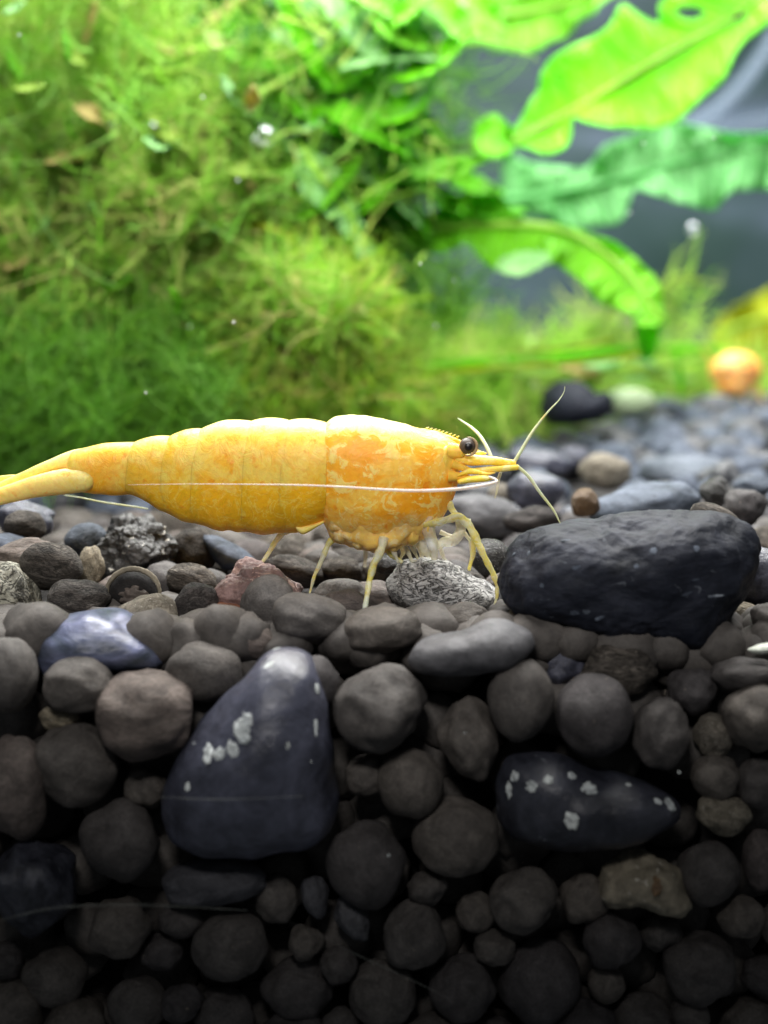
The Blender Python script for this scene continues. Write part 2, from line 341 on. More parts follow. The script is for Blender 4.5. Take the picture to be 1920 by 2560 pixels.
# ---- hand placed pellets: cx, cy, w, h, mat, rot, y, label
FR = -0.92
HP = [
 (62, 1300, 150, 118, 'slate', 10, 1.0, 'dark blue pebble with a white glint directly under the shrimp tail'),
 (62, 1318, 108, 88, 'swirl', 0, .75, 'brown speckled pebble leaning on the dark blue pebble under the shrimp tail'),
 (60, 1385, 175, 85, 'pink', -6, .3, 'wide pinkish brown pebble right of the left edge, above the cream stone'),
 (127, 1415, 165, 128, 'swirl', 12, .12, 'rounded brown pebble between the cream stone and the tan rough stone'),
 (216, 1350, 110, 88, 'bluish', -15, .8, 'small pale blue-grey jagged stone left of the crusty black rock'),
 (228, 1415, 70, 105, 'tan', 0, .35, 'narrow tan and brown stone left of the crusty black rock'),
 (486, 1375, 125, 118, 'swirl', 20, .8, 'dark brown pebble right of the crusty black rock'),
 (191, 1500, 170, 125, 'swirl', 5, -.12, 'round brown pebble with pale top directly above the violet streaked stone'),
 (365, 1545, 160, 125, 'tan', 0, -.3, 'olive-tan wrinkled pebble right of the violet streaked stone'),
 (410, 1590, 75, 60, 'crust', 0, -.55, 'tiny glittering crusty stone beside the olive-tan pebble'),
 (480, 1450, 140, 82, 'swirl', 12, .2, 'brown pebble with a tan patch behind the dark round pebble'),
 (492, 1520, 125, 135, 'swirl', 0, -.15, 'dark round pebble left of the reddish rock'),
 (45, 1575, 135, 90, 'pink', 10, -.3, 'brown pebble below the cream stone at the left edge'),
 (773, 1548, 190, 128, 'soil', 6, -.6, 'broad blurred brown pebble in front of the reddish rock'),
 (735, 1428, 155, 88, 'swirl', 12, .55, 'dark striped pebble behind the second rear leg'),
 (852, 1425, 110, 70, 'swirl', 0, .6, 'low dark pebble between the second and third rear legs'),
 (850, 1482, 100, 52, 'soil', 10, .3, 'small brown pebble lying left of the third leg foot'),
 (868, 1512, 120, 90, 'pink', 10, -.2, 'pinkish brown pebble right of the broad blurred pebble'),
 (955, 1500, 150, 110, 'pink', 15, .22, 'reddish brown pebble left of the wrinkled white stone'),
 (957, 1575, 200, 120, 'soil', -4, -.68, 'brown pebble that the third leg of the shrimp stands on'),
 (1153, 1545, 150, 85, 'soil', -6, -.35, 'brown oval pebble lying on the lower end of the wrinkled white stone'),
 (1256, 1538, 60, 45, 'soil', 0, -.3, 'tiny brown pebble between wrinkled white stone and biggest black rock'),
 (1225, 1392, 100, 95, 'crust', 0, .25, 'dark crusty stone with pale rim behind the foremost leg'),
 (1010, 1375, 105, 75, 'grey', 0, .75, 'grey-white glassy pebble under the middle of the shrimp'),
 (965, 1412, 65, 50, 'crust', 0, .5, 'small crusty stone between the middle legs'),
 (1860, 1268, 115, 108, 'soil', 10, 1.1, 'round brown pebble behind the right end of the biggest black rock'),
 (1787, 1232, 80, 85, 'crust', 0, 1.3, 'small black pebble with a white fleck left of the round brown pebble'),
 (1795, 1300, 150, 70, 'swirl', 25, .2, 'brown pebble peeping over the top right of the biggest black rock'),
 (1463, 1258, 76, 76, 'amber', 0, 1.2, 'small rusty amber fibrous stone behind the lower antenna tip'),
 (1512, 1178, 135, 95, 'tan', 12, 3.6, 'tan mottled stone beside the blue-green slab'),
 (1434, 1143, 105, 65, 'slate', 0, 5.2, 'blue-grey oval pebble right of the yellow feelers'),
 (1350, 1158, 165, 75, 'slate', 8, 4.4, 'long dark blue pebble just under the upper antenna base'),
 (1338, 1228, 150, 115, 'slate', 0, 2.4, 'large dark blue pebble behind the lower feeler'),
 (1255, 1238, 75, 62, 'tan', 0, 2.6, 'small tan stone under the antenna scales'),
 (1205, 1290, 200, 120, 'grey', 10, 2.0, 'grey blurred stone behind the first walking leg'),
 (1330, 1300, 150, 75, 'swirl', -6, 1.5, 'grey-brown pebble above the left end of the biggest black rock'),
 (1690, 1122, 250, 50, 'bluish', 4, 6.2, 'long blue-grey stone with white glints in the far gravel'),
 (1875, 1172, 150, 70, 'bluish', 0, 4.4, 'blue-grey stone at the right edge beside the blue-green slab'),
 (1890, 1215, 120, 60, 'bluish', 0, 2.6, 'bluish stone at the right edge above the round brown pebble'),
 (1855, 1545, 125, 90, 'tan', 14, -.1, 'olive-brown pebble right of the biggest black rock'),
 (1825, 1600, 90, 100, 'grey', -30, -.3, 'greyish pebble against the lower right side of the biggest black rock'),
 (1885, 1440, 130, 150, 'slate', 0, .1, 'dark blue stone at the right edge behind the biggest black rock'),
 (560, 1612, 140, 95, 'soil', 0, -.5, 'brown pebble in the hollow below the orange corner of the reddish rock'),
 (420, 1640, 120, 80, 'soil', 0, -.6, 'brown pebble in the hollow right of the violet streaked stone'),
 (1905, 1622, 75, 26, 'pale', -8, -.85, 'bright white flake at the right edge'),
 # wall of pebbles against the front glass
 (25, 1688, 150, 195, 'soil', 0, FR, 'tall brown pebble at the left edge beside the violet streaked stone'),
 (197, 1716, 195, 150, 'soil', 4, FR, 'brown pebble partly covering the front of the violet streaked stone'),
 (509, 1682, 205, 160, 'soil', 8, -.8, 'brown pebble left of the top of the pear-shaped stone'),
 (631, 1598, 130, 100, 'pink', 10, -.65, 'small pinkish pebble below the orange corner of the reddish rock'),
 (368, 1788, 252, 228, 'pink', -5, -.95, 'big pinkish streaked pebble left of the white patches'),
 (150, 1795, 110, 80, 'tan', 0, -.85, 'small lump with an orange-tan top on the front left'),
 (192, 1908, 228, 212, 'soil', 15, FR, 'brown pebble under the orange-tan lump'),
 (35, 1965, 175, 290, 'pink', -6, -.96, 'tall pale pinkish stone at the left edge of the front gravel'),
 (300, 2098, 208, 228, 'soil', 0, FR, 'greyish brown pebble left of the base of the pear-shaped stone'),
 (88, 2215, 215, 285, 'spotted', 0, -.95, 'dark blue glossy stone in the lower left corner region'),
 (535, 2205, 275, 120, 'grey', -4, FR, 'angular grey slab below the pear-shaped stone'),
 (955, 1768, 252, 238, 'soil', 0, -.95, 'large round brown pebble right of the pear-shaped stone top'),
 (1301, 1748, 178, 222, 'soil', 0, -.93, 'upright oval brown pebble below the light grey flat stone'),
 (1487, 1788, 198, 220, 'soil', 0, -.93, 'round brown pebble fourth from the right in the bright front row'),
 (1544, 1675, 200, 130, 'swirl', 8, -.75, 'brown pebble with pale top below the biggest black rock'),
 (1649, 1832, 145, 188, 'soil', 8, FR, 'brown pebble right of the round one above the spotted stone'),
 (1730, 1725, 145, 130, 'soil', 0, -.78, 'dusky pebble second row under the right end of the biggest black rock'),
 (1170, 1850, 160, 218, 'soil', -14, -.88, 'tapered dark pebble left of the upright oval pebble'),
 (1030, 1958, 175, 182, 'soil', -20, FR, 'brown pebble below the large round brown pebble'),
 (915, 1940, 115, 110, 'soil', 0, -.85, 'small dark pebble right of the pear-shaped stone middle'),
 (1139, 2093, 228, 210, 'soil', 10, FR, 'big dim pebble left of the spotted dark stone'),
 (914, 2155, 210, 238, 'soil', 0, FR, 'big dim pebble right of the base of the pear-shaped stone'),
 (1408, 1655, 135, 130, 'slate', 0, -.6, 'bluish stone in the gap below the biggest black rock'),
 (1785, 1838, 110, 130, 'tan', 0, -.85, 'small yellowish brown pebble near the right edge'),
 (1790, 1942, 130, 120, 'soil', 0, -.9, 'dark pebble under the small yellowish brown pebble'),
 (1808, 2035, 140, 115, 'tan', 15, FR, 'lens-shaped pebble right of the tip of the spotted stone'),
 (1885, 1790, 165, 190, 'soil', 0, FR, 'large dim pebble at the right edge of the front gravel'),
 (1868, 1690, 190, 115, 'soil', 0, -.8, 'wide brown pebble at the right edge under the white flake'),
 (1900, 1960, 120, 135, 'soil', 0, -.9, 'dim pebble at the right edge below the large dim one'),
 (1313, 2248, 190, 182, 'soil', 0, FR, 'round dim pebble below the spotted dark stone'),
 (1770, 2182, 170, 175, 'soil', 0, FR, 'dim pebble right of the orange-spotted rock'),
 (1903, 2150, 95, 165, 'pink', 0, FR, 'reddish topped pebble at the right edge low down'),
 (300, 2318, 168, 155, 'soil', 0, FR, 'dim pebble below the greyish brown one'),
 (690, 2245, 115, 130, 'soil', 0, -.88, 'small dim pebble right of the angular grey slab'),
 (787, 2240, 78, 122, 'grey', -15, FR, 'thin grey upright pebble in the lower middle'),
 (880, 2295, 85, 135, 'grey', -30, FR, 'thin slanted grey pebble in the lower middle'),
 (455, 2300, 125, 92, 'soil', 0, -.88, 'small dim pebble under the angular grey slab'),
 (1035, 2340, 170, 185, 'soil', 0, FR, 'dim pebble with a faint pale edge in the lower middle'),
 (573, 2362, 205, 190, 'soil', 0, FR, 'broad dim pebble in the lower left middle'),
]
for (cx, cy, w, h, mt, rt, y, lb_) in HP:
    nm = {'slate': 'slate_pebble', 'grey': 'grey_pebble', 'crust': 'crusty_pebble', 'pale': 'quartz_flake', 'bluish': 'slate_pebble', 'spotted': 'slate_pebble'}.get(mt, 'brown_pebble')
    pellet(cx, cy, w, h, mt, rt, y, lb_, 'pebble', nm)
# orange spotted angular rock
st, bv = poly_stone('angular_rock', [(1480, 2240), (1500, 2160), (1560, 2120), (1620, 2130), (1690, 2180), (1730, 2260), (1700, 2290), (1600, 2270), (1520, 2275)], -.95, .18, 'tan', 'angular brownish rock with an orange spot in the lower right gravel', 'rock', n=5, amp=.04, freq=2.5, rough_amp=.01)
spots(st, bv, [(1640, 2215, 34, 60, 0)], mat='amber', name='orange_spot', thick=.15)
# ringed stone (broken pellet showing its rim)
rt_ = empty('ringed_stone', P(333, 1475, -.02), 'broken pebble showing a pale ring round a brown core, below the crusty black rock', 'pebble')
v, f = blob(33, 4, .08); y0 = .02; c0 = P(333, 1480, y0); u0 = U(y0)
obj('shell', [c0+Vector((p.x*66*u0, p.y*.12, p.z*58*u0)) for p in v], f, M['bed'], rt_)
pts = [P(333+66*math.cos(a), 1482-60*math.sin(a)*(1.0), y0-.07) for a in np.linspace(-.25, math.pi+.35, 16)]
v, f = tube(pts, [.008, .015, .016, .014, .008], 50, 8, .3); obj('pale_rim', v, f, M['tan'], rt_)
v, f = blob(35, 4, .4, 1.8); c1 = P(335, 1492, y0-.1); obj('brown_core', [c1+Vector((p.x*42*u0, p.y*.05, p.z*36*u0)) for p in v], f, M['amber' if 0 else 'pink'], rt_)
# dim lower pellets at random
def scatter_front():
    done = [(a[0], a[1], (a[2]+a[3])/4*1.12) for a in HP] + [(250, 1600, 150), (150, 1610, 90), (350, 1610, 90), (88, 2130, 110), (88, 2290, 110), (35, 1880, 90), (470, 2205, 70), (600, 2205, 70)] + [(640, 1930, 215), (540, 2080, 120), (1450, 2000, 200), (1330, 1990, 120), (1620, 2030, 90), (1610, 2205, 100), (770, 2060, 90), (1110, 1630, 75), (1200, 1630, 85), (1290, 1620, 60)]
    k = 0
    for t in range(6000):
        cx = random.uniform(-60, 1980); cy = random.uniform(2000, 2680) if t % 3 else random.uniform(1650, 2680); r = random.uniform(82, 108) if t < 3500 else random.uniform(46, 75)
        if all((cx-a)**2+(cy-b)**2 > (.80*(r+c))**2 for a, b, c in done):
            done.append((cx, cy, r)); k += 1
            lab = 'dim round soil pellet in the dark lowest rows of the front gravel' if cy > 2250 else 'small dark soil pellet filling a gap between bigger front pebbles'
            pellet(cx, cy, 2*r*random.uniform(.92, 1.12), 2*r*random.uniform(.88, 1.08), 'soil', random.uniform(-40, 40), FR+random.uniform(0, .1), lab, 'pebble', 'soil_pellet', 'soil pellets of the lowest front rows' if cy > 2250 else 'soil pellets in the gaps of the front gravel')
scatter_front()
def stuff_pebbles(name, places, mat, label, n=3):
    vv, ff = [], []; shapes = [blob(50+i, n, random.uniform(.1, .3), 1.2) for i in range(12)]
    for (c, sx, sy, sz, rz) in places:
        v, f = random.choice(shapes); o_ = len(vv); mr = Matrix.Rotation(rz, 3, 'Z') @ Matrix.Rotation(random.uniform(-.4, .4), 3, 'X')
        vv += [c+mr @ Vector((p.x*sx, p.y*sy, p.z*sz)) for p in v]; ff += [tuple(i+o_ for i in q) for q in f]
    o = obj(name, vv, ff, M[mat], loc=(0, 0, 0)); tag(o, label, kind='stuff'); return o
pl = []
for z in np.arange(-.25, -3.0, -.27):
    for x in np.arange(-2.6, 2.6, .29):
        r = random.uniform(.15, .2); pl.append((Vector((x+random.uniform(-.1, .1), -.55+random.uniform(-.08, .08), z+random.uniform(-.08, .08))), r, r, r*.9, random.random()*6))
for x in np.arange(-2.4, 2.4, .24):
    for yy in (-.62, -.42, -.22, .02):
        r = random.uniform(.13, .17); pl.append((Vector((x+random.uniform(-.08, .08), yy, -.2+random.uniform(-.04, .03))), r, r, r*.9, random.random()*6))
stuff_pebbles('gravel_fill', pl, 'soil', 'dark soil pellets packed behind the front row of pebbles')
# surface gravel behind the hand placed stones
near, far = [], []
blk = [(P(a[0], a[1], a[6]) if a[6] is not None else Pground(a[0], a[1]), (a[2]+a[3])/4*U(a[6] if a[6] is not None else 0)) for a in HP]
hero = [((-1.36, -.62), .46), ((-.08, -.35), .2), ((-1.3, -.1), .25), ((-1.0, -.45), .15), ((-.35, -.2), .15), ((-1.35, .72), .22), ((-.65, .02), .3), ((.3, .02), .3), ((1.25, -.42), .62), ((.35, -.85), .5), ((-1.7, -.62), .3), ((1.5, 1.6), .35), ((2.0, 4.5), .6), ((-.85, .75), .15), ((1.9, 7.5), .4), ((-2, 0), .2), ((-2, .5), .2), ((-.65, -.98), .3)]
y = -.55
while y < 21:
    sp_ = .24+.012*max(y, 0); x = -(y+8)*.30-.4
    while x < (y+8)*.30+.4:
        xx = x+random.uniform(-.3, .3)*sp_; yy = y+random.uniform(-.3, .3)*sp_; r = sp_*random.uniform(.42, .72)
        ok = all((xx-b.x)**2+(yy-b.y)**2 > (.75*(r+br))**2 for b, br in blk) and all((xx-c[0])**2+(yy-c[1])**2 > (.8*(r+q))**2 for c, q in hero)
        # moss covers the left rear
        ppx = 960+3840*xx/(yy+8)
        if ok and -90 < ppx < 2010 and not (xx < .9 and yy > 6.5):
            (near if yy < 3.2 else far).append((xx, yy, r))
        x += sp_
    y += sp_*.85
for i, (xx, yy, r) in enumerate(near):
    mt = random.choice(['soil', 'swirl', 'soil', 'swirl', 'pink', 'grey' if xx > .5 else 'swirl', 'slate' if xx > .3 else 'soil'])
    b = i % len(BASES); o = link('gravel_pebble', base_mesh(b, mt)); o.location = (xx, yy, surf(xx, yy)-.07+random.uniform(-.05, .03))
    sx = r*random.uniform(.9, 1.2); o.scale = (sx, r, r*random.uniform(.6, .95)); o.rotation_euler = (random.uniform(-.3, .3), random.uniform(-.35, .35), random.uniform(0, 6))
    if yy < .6: lab, gp = 'small brown pebble bedded between the sharp stones round the shrimp feet', 'pebbles bedded round the shrimp feet'
    elif xx < .3: lab, gp = 'small dark pebble of the gravel behind the yellow shrimp', 'pebbles behind the yellow shrimp'
    else: lab, gp = 'small blurred pebble of the gravel behind the biggest black rock', 'pebbles behind the biggest black rock'
    tag(o, lab, 'pebble', gp)
stuff_pebbles('gravel', [(Vector((a, b, surf(a, b)-.03+random.uniform(-.10, .10))), r*random.uniform(.8, 1.35), r, r*random.uniform(.65, 1.15), random.uniform(-.8, .8)) for a, b, r in far[::2]], 'farsoil', 'blurred grey gravel receding to the back of the tank', 3)
stuff_pebbles('gravel', [(Vector((a, b, surf(a, b)-.03+random.uniform(-.10, .10))), r*random.uniform(.8, 1.5), r, r*random.uniform(.65, 1.1), random.uniform(-.8, .8)) for a, b, r in far[1::2]], 'bluish', 'blurred blue-grey gravel receding to the back of the tank', 3)
# white quartz pebbles in the carpet
for (cx, cy, w, h, y, lb_) in [(1305, 990, 120, 105, 7.4, 'white quartz pebble glowing left of the two-lobed black stone'), (1570, 1005, 140, 70, 7.5, 'pale greenish white pebble right of the two-lobed black stone'), (1318, 872, 75, 50, 12.5, 'small white pebble behind the green stem')]:
    pellet(cx, cy, w, h, 'palegreen', 0, y, lb_, 'pebble', 'quartz_pebble')

# ------------------------------------------------------------------ tank back, block
def wall_mat():
    m, nt, N, L = nmat('tank_back_glass'); out = N.new('ShaderNodeOutputMaterial'); b = N.new('ShaderNodeBsdfPrincipled'); L.new(b.outputs[0], out.inputs[0])
    tc = N.new('ShaderNodeTexCoord'); mp = N.new('ShaderNodeMapping'); mp.inputs['Rotation'].default_value = (0, R(35), 0); mp.inputs['Scale'].default_value = (.12, 1, .5); L.new(tc.outputs['Object'], mp.inputs[0])
    n = noisen(N, L, mp.outputs[0], 1.0, 4, .55, .5); n2 = noisen(N, L, tc.outputs['Object'], .35, 3, .5, .3)
    r = ramp(N, [(.3, (.022, .050, .045)), (.52, (.052, .082, .085)), (.75, (.15, .18, .24))]); L.new(n.outputs[0], r.inputs[0])
    r2 = ramp(N, [(.35, (.75, .95, .85)), (.65, (1.15, 1.15, 1.35))]); L.new(n2.outputs[0], r2.inputs[0])
    L.new(mixc(N, L, r.outputs[0], r2.outputs[0], 1, 'MULTIPLY'), b.inputs['Base Color']); b.inputs['Roughness'].default_value = .5; b.inputs['Specular IOR Level'].default_value = .2
    return m
v, f = box(-13, 13, 24, 24.3, -1, 16); o = obj('back_wall', v, f, wall_mat(), loc=(0, 0, 0), smooth=False); tag(o, kind='structure')
o, _ = poly_stone('brown_block', [(1395, 880), (1400, 800), (1480, 785), (1590, 790), (1600, 850), (1595, 890), (1480, 895)], 14, .8, 'pink', 'reddish brown blurred block behind the green stems', 'rock', n=4, amp=.02, power=.7)

# ------------------------------------------------------------------ plants
def leaf_mat(name, c1, c2, trans=.5, scale=1.6, rib=True, rough=.5, vein=(1.25, 1.1, 1)):
    m, nt, N, L = nmat(name); out = N.new('ShaderNodeOutputMaterial')
    b = N.new('ShaderNodeBsdfPrincipled'); b.inputs['Roughness'].default_value = rough; b.inputs['Specular IOR Level'].default_value = .25
    t = N.new('ShaderNodeBsdfTranslucent'); mx = N.new('ShaderNodeMixShader'); mx.inputs[0].default_value = trans
    L.new(b.outputs[0], mx.inputs[1]); L.new(t.outputs[0], mx.inputs[2]); L.new(mx.outputs[0], out.inputs[0])
    tc = N.new('ShaderNodeTexCoord'); n = noisen(N, L, tc.outputs['Object'], scale, 6, .6, .7)
    r = ramp(N, [(.35, c1), (.65, c2)]); L.new(n.outputs[0], r.inputs[0]); col = r.outputs[0]
    if rib:
        uv = N.new('ShaderNodeUVMap'); wv = N.new('ShaderNodeTexWave'); wv.inputs['Scale'].default_value = 1.7; wv.inputs['Distortion'].default_value = 7; wv.inputs['Detail Scale'].default_value = 1.2
        L.new(uv.outputs[0], wv.inputs['Vector']); rr = ramp(N, [(.1, g(.86)), (.8, vein)]); L.new(wv.outputs['Fac'], rr.inputs[0])
        col = mixc(N, L, col, rr.outputs[0], .45, 'MULTIPLY')
        bp = N.new('ShaderNodeBump'); bp.inputs['Strength'].default_value = .4; bp.inputs['Distance'].default_value = .1; L.new(wv.outputs['Fac'], bp.inputs['Height']); L.new(bp.outputs[0], b.inputs['Normal']); L.new(bp.outputs[0], t.inputs['Normal'])
    L.new(col, b.inputs['Base Color']); L.new(col, t.inputs['Color'])
    return m
M['leaf_lime'] = leaf_mat('lime_leaf', (.13, .58, .006), (.25, .80, .012))
M['leaf_mint'] = leaf_mat('mint_leaf', (.10, .42, .10), (.26, .66, .26))
M['leaf_green'] = leaf_mat('green_leaf', (.12, .46, .008), (.26, .72, .03), .55)
M['leaf_dark'] = leaf_mat('dark_green_leaf', (.03, .17, .02), (.09, .34, .02))
M['leaf_pale'] = leaf_mat('pale_green_leaf', (.22, .52, .16), (.45, .80, .35))
M['leaf_yellow'] = leaf_mat('yellow_olive_leaf', (.24, .32, .004), (.55, .62, .01))
M['leaf_olive'] = leaf_mat('olive_leaf', (.20, .38, .03), (.36, .56, .07))
M['leaf_tan'] = leaf_mat('tan_leaf', (.45, .40, .12), (.66, .58, .24))
M['stem'] = leaf_mat('green_stem', (.20, .42, .03), (.36, .62, .08), .35, rib=False)
M['stem_dark'] = leaf_mat('dark_stem', (.05, .10, .02), (.12, .20, .03), .2, rib=False)
M['stem_olive'] = leaf_mat('olive_stem', (.14, .28, .02), (.30, .46, .04), .3, rib=False)
def leaf(name, mid, up, low, y0, y1, mat, label, nst=60, m=10, wave=.16, hole=None, rib='stem', group=None, bend=.5, ruff=5):
    A = crom(mid, nst); B = crom(up, nst); C = crom(low, nst); vs, fs, uvs = [], [], []
    ph = random.uniform(0, 6)
    for i in range(nst):
        t = i/(nst-1); y = y0+(y1-y0)*t
        for j in range(-m, m+1):
            s = j/m; e = B[i] if s > 0 else C[i]; p = A[i]+(e-A[i])*abs(s)
            w = wave*2.1*(abs(s)**1.3)*noise.noise(Vector((ruff*t*2.2+ph, 3.7 if s > 0 else 9.1, s*.4)))+wave*.9*abs(s)*noise.noise(Vector((ruff*t*6+ph, s*1.5, 5)))
            q = P(p[0]+3*math.sin(t*40+s*3), p[1]+3*math.sin(t*33+s*5), y+w+bend*s*.5-.25*bend*abs(s))
            vs.append(q); uvs.append((t*6, s))
    W_ = 2*m+1
    for i in range(nst-1):
        for j in range(W_-1):
            if hole:
                s = (j+.5)/m-1; e = B[i] if s > 0 else C[i]; p = A[i]+(e-A[i])*abs(s)
                if any(((p[0]-h[0])/h[2])**2+((p[1]-h[1])/h[3])**2 < 1 for h in hole): continue
            a = i*W_+j; fs.append((a, a+1, a+W_+1, a+W_))
    root = empty(name, P(mid[0][0], mid[0][1], y0), label, 'leaf', group)
    o = obj('leaf_blade', vs, fs, M[mat], root)
    uvl = o.data.uv_layers.new(name='UVMap'); li = np.empty(len(o.data.loops), dtype=np.int32); o.data.loops.foreach_get('vertex_index', li)
    uvl.data.foreach_set('uv', np.array(uvs, dtype=np.float32)[li].ravel())
    so = o.modifiers.new('thickness', 'SOLIDIFY'); so.thickness = .012; so.offset = 0
    if rib:
        pts = [P(A[i][0], A[i][1], y0+(y1-y0)*i/(nst-1)-.07) for i in range(0, nst, 4)]
        v, f = tube(pts, [.05, .035, .015], 40, 6); obj('midrib', v, f, M[rib], root)
    return root
def c4(l): return [(920+x/1.659, y/1.659) for x, y in l]
def c3(l): return [(x/1.659, y/1.659) for x, y in l]
leaf('long_leaf', c4([(430, 600), (600, 590), (850, 460), (1200, 250), (1500, 80), (1700, -80)]),
     c4([(440, 560), (560, 540), (620, 510), (700, 390), (722, 290), (850, 190), (1000, 115), (1045, 25), (1120, 50), (1205, 95), (1225, 0), (1500, -150)]),
     c4([(450, 640), (620, 610), (740, 635), (825, 600), (845, 490), (900, 500), (1050, 532), (1200, 530), (1330, 460), (1450, 350), (1560, 180), (1750, 20)]),
     6.8, 7.6, 'leaf_lime', 'large lime green wavy leaf with a bitten hole rising to the top right corner', 90, 14, .14, hole=[(1722, 36, 34, 15), (1840, 45, 18, 9)], rib='stem_olive', ruff=4)
leaf('long_leaf', c4([(540, 830), (800, 800), (1080, 735), (1300, 670), (1700, 585)]),
     c4([(560, 610), (700, 680), (900, 690), (1000, 595), (1130, 545), (1250, 490), (1400, 535), (1700, 560)]),
     c4([(600, 870), (760, 920), (900, 948), (1040, 920), (1100, 800), (1180, 800), (1300, 845), (1430, 868), (1520, 800), (1700, 780)]),
     10, 8.5, 'leaf_mint', 'soft mint green leaf running to the right edge below the lime leaf', 80, 12, .28, rib='leaf_mint')
leaf('long_leaf', c4([(-60, 975), (300, 945), (600, 930), (800, 955), (950, 1025), (1060, 1120), (1140, 1220), (1225, 1345)]),
     c4([(-60, 940), (250, 890), (330, 835), (430, 770), (520, 765), (600, 880), (720, 925), (850, 940), (1000, 1000), (1150, 1100), (1205, 1190), (1240, 1340)]),
     c4([(0, 990), (300, 1045), (410, 1010), (500, 1100), (600, 1140), (740, 1090), (860, 1150), (960, 1250), (1085, 1305), (1110, 1340), (1200, 1350)]),
     7.4, 6.2, 'leaf_green', 'bright green leaf arching down to the right over the dark gap', 90, 12, .16, rib='stem', ruff=5)
leaf('long_leaf', c4([(1160, 1250), (1155, 1340), (1150, 1490)]), c4([(1215, 1260), (1215, 1360), (1180, 1490)]), c4([(1100, 1290), (1105, 1350), (1125, 1490)]), 7.6, 8.4, 'leaf_lime', 'short upright green leaf under the tip of the arching leaf', 20, 6, .1, rib=None)
leaf('long_leaf', c4([(340, 60), (600, 60), (860, 0), (1100, -120)]), c4([(380, -60), (600, -80), (900, -160), (1150, -240)]),
     c4([(370, 150), (450, 190), (620, 222), (770, 178), (880, 100), (980, 10), (1100, -60)]), 8.6, 9.4, 'leaf_green', 'green leaf cut off by the top edge left of the lime leaf', 50, 10, .2)
leaf('long_leaf', c4([(1420, 1400), (1500, 1370), (1600, 1330), (1750, 1290)]), c4([(1420, 1370), (1500, 1285), (1590, 1235), (1750, 1150)]),
     c4([(1440, 1440), (1520, 1540), (1620, 1590), (1750, 1640)]), 15, 14.5, 'leaf_yellow', 'yellow olive leaf at the right edge above the small distant shrimp', 40, 8, .2)
leaf('long_leaf', [(668, 62), (760, 50), (860, 10), (970, -40)], [(690, 30), (750, -15), (830, -60), (960, -110)], [(690, 100), (770, 128), (860, 90), (980, 30)], 6.4, 7, 'leaf_pale', 'pale mint leaf pointing left at the top middle', 40, 8, .2)
leaf('long_leaf', [(640, -60), (570, 40), (510, 120), (440, 195)], [(560, -60), (490, 20), (440, 100), (420, 190)], [(730, -60), (660, 80), (590, 150), (450, 215)], 6.8, 6.4, 'leaf_dark', 'broad dark green leaf hanging from the top left of centre', 40, 8, .25)
leaf('long_leaf', [(505, 268), (600, 245), (700, 220), (770, 190)], [(520, 240), (600, 190), (690, 180), (770, 160)], [(530, 285), (620, 320), (700, 310), (780, 240)], 6.5, 7, 'leaf_lime', 'pointed bright green leaf beside the largest air bubble', 40, 8, .2)
leaf('long_leaf', [(752, 372), (800, 440), (868, 530), (925, 640)], [(775, 365), (850, 430), (890, 520), (940, 640)], [(742, 385), (745, 470), (830, 550), (900, 650)], 5.6, 5.2, 'leaf_pale', 'pale frosted leaf slanting down through the middle of the plants', 40, 8, .2)
leaf('long_leaf', [(800, 660), (880, 690), (940, 740), (985, 830)], [(815, 630), (920, 645), (995, 710), (998, 830)], [(795, 690), (850, 740), (900, 790), (955, 850)], 6.2, 6.4, 'leaf_green', 'rounded dark green leaf left of the dark gap', 40, 8, .12)
leaf('long_leaf', [(898, 840), (935, 842), (975, 840)], [(900, 815), (935, 803), (972, 825)], [(902, 865), (935, 880), (970, 860)], 5.8, 5.8, 'leaf_lime', 'small round bright green leaf above the shrimp back', 20, 6, .05, rib=None)
leaf('long_leaf', c4([(440, 570), (520, 560), (600, 600)]), c4([(440, 520), (520, 475), (600, 530)]), c4([(450, 640), (520, 660), (590, 640)]), 6.2, 6.4, 'leaf_lime', 'small curled lime leaf at the base of the large lime leaf', 24, 6, .2, rib=None)
leaf('long_leaf', c4([(530, 1110), (640, 1090), (755, 1070)]), c4([(540, 1080), (640, 1045), (750, 1050)]), c4([(540, 1125), (640, 1140), (745, 1090)]), 6.1, 6.1, 'leaf_pale', 'pale turned-up edge leaf below the arching green leaf', 20, 5, .05, rib=None)
# many crinkled leaves of the centre
spec = []
for i in range(76):
    t = i/75
    cx = random.uniform(720, 1180); cy = random.uniform(-20, 560)
    if cx > 1080 and 60 < cy < 330: cx -= 200
    if cx > 1000 and cy > 480: cx -= 200
    spec.append((cx, cy, random.uniform(80, 170), random.uniform(15, 40), random.uniform(-70, 60), random.uniform(5.4, 8.6)))
for i in range(16): spec.append((random.uniform(440, 760), random.uniform(0, 520), random.uniform(70, 140), random.uniform(14, 34), random.uniform(-70, 60), random.uniform(5.2, 8.5)))
for i in range(60): spec.append((random.uniform(-20, 640), random.uniform(-10, 900)**1.0, random.uniform(22, 60), random.uniform(7, 20), random.uniform(-80, 80), random.uniform(4.0, 5.6)))
for i in range(12): spec.append((random.uniform(1250, 1640), random.uniform(905, 965), random.uniform(30, 70), random.uniform(6, 14), random.uniform(-25, 25), random.uniform(7.5, 9.5)))
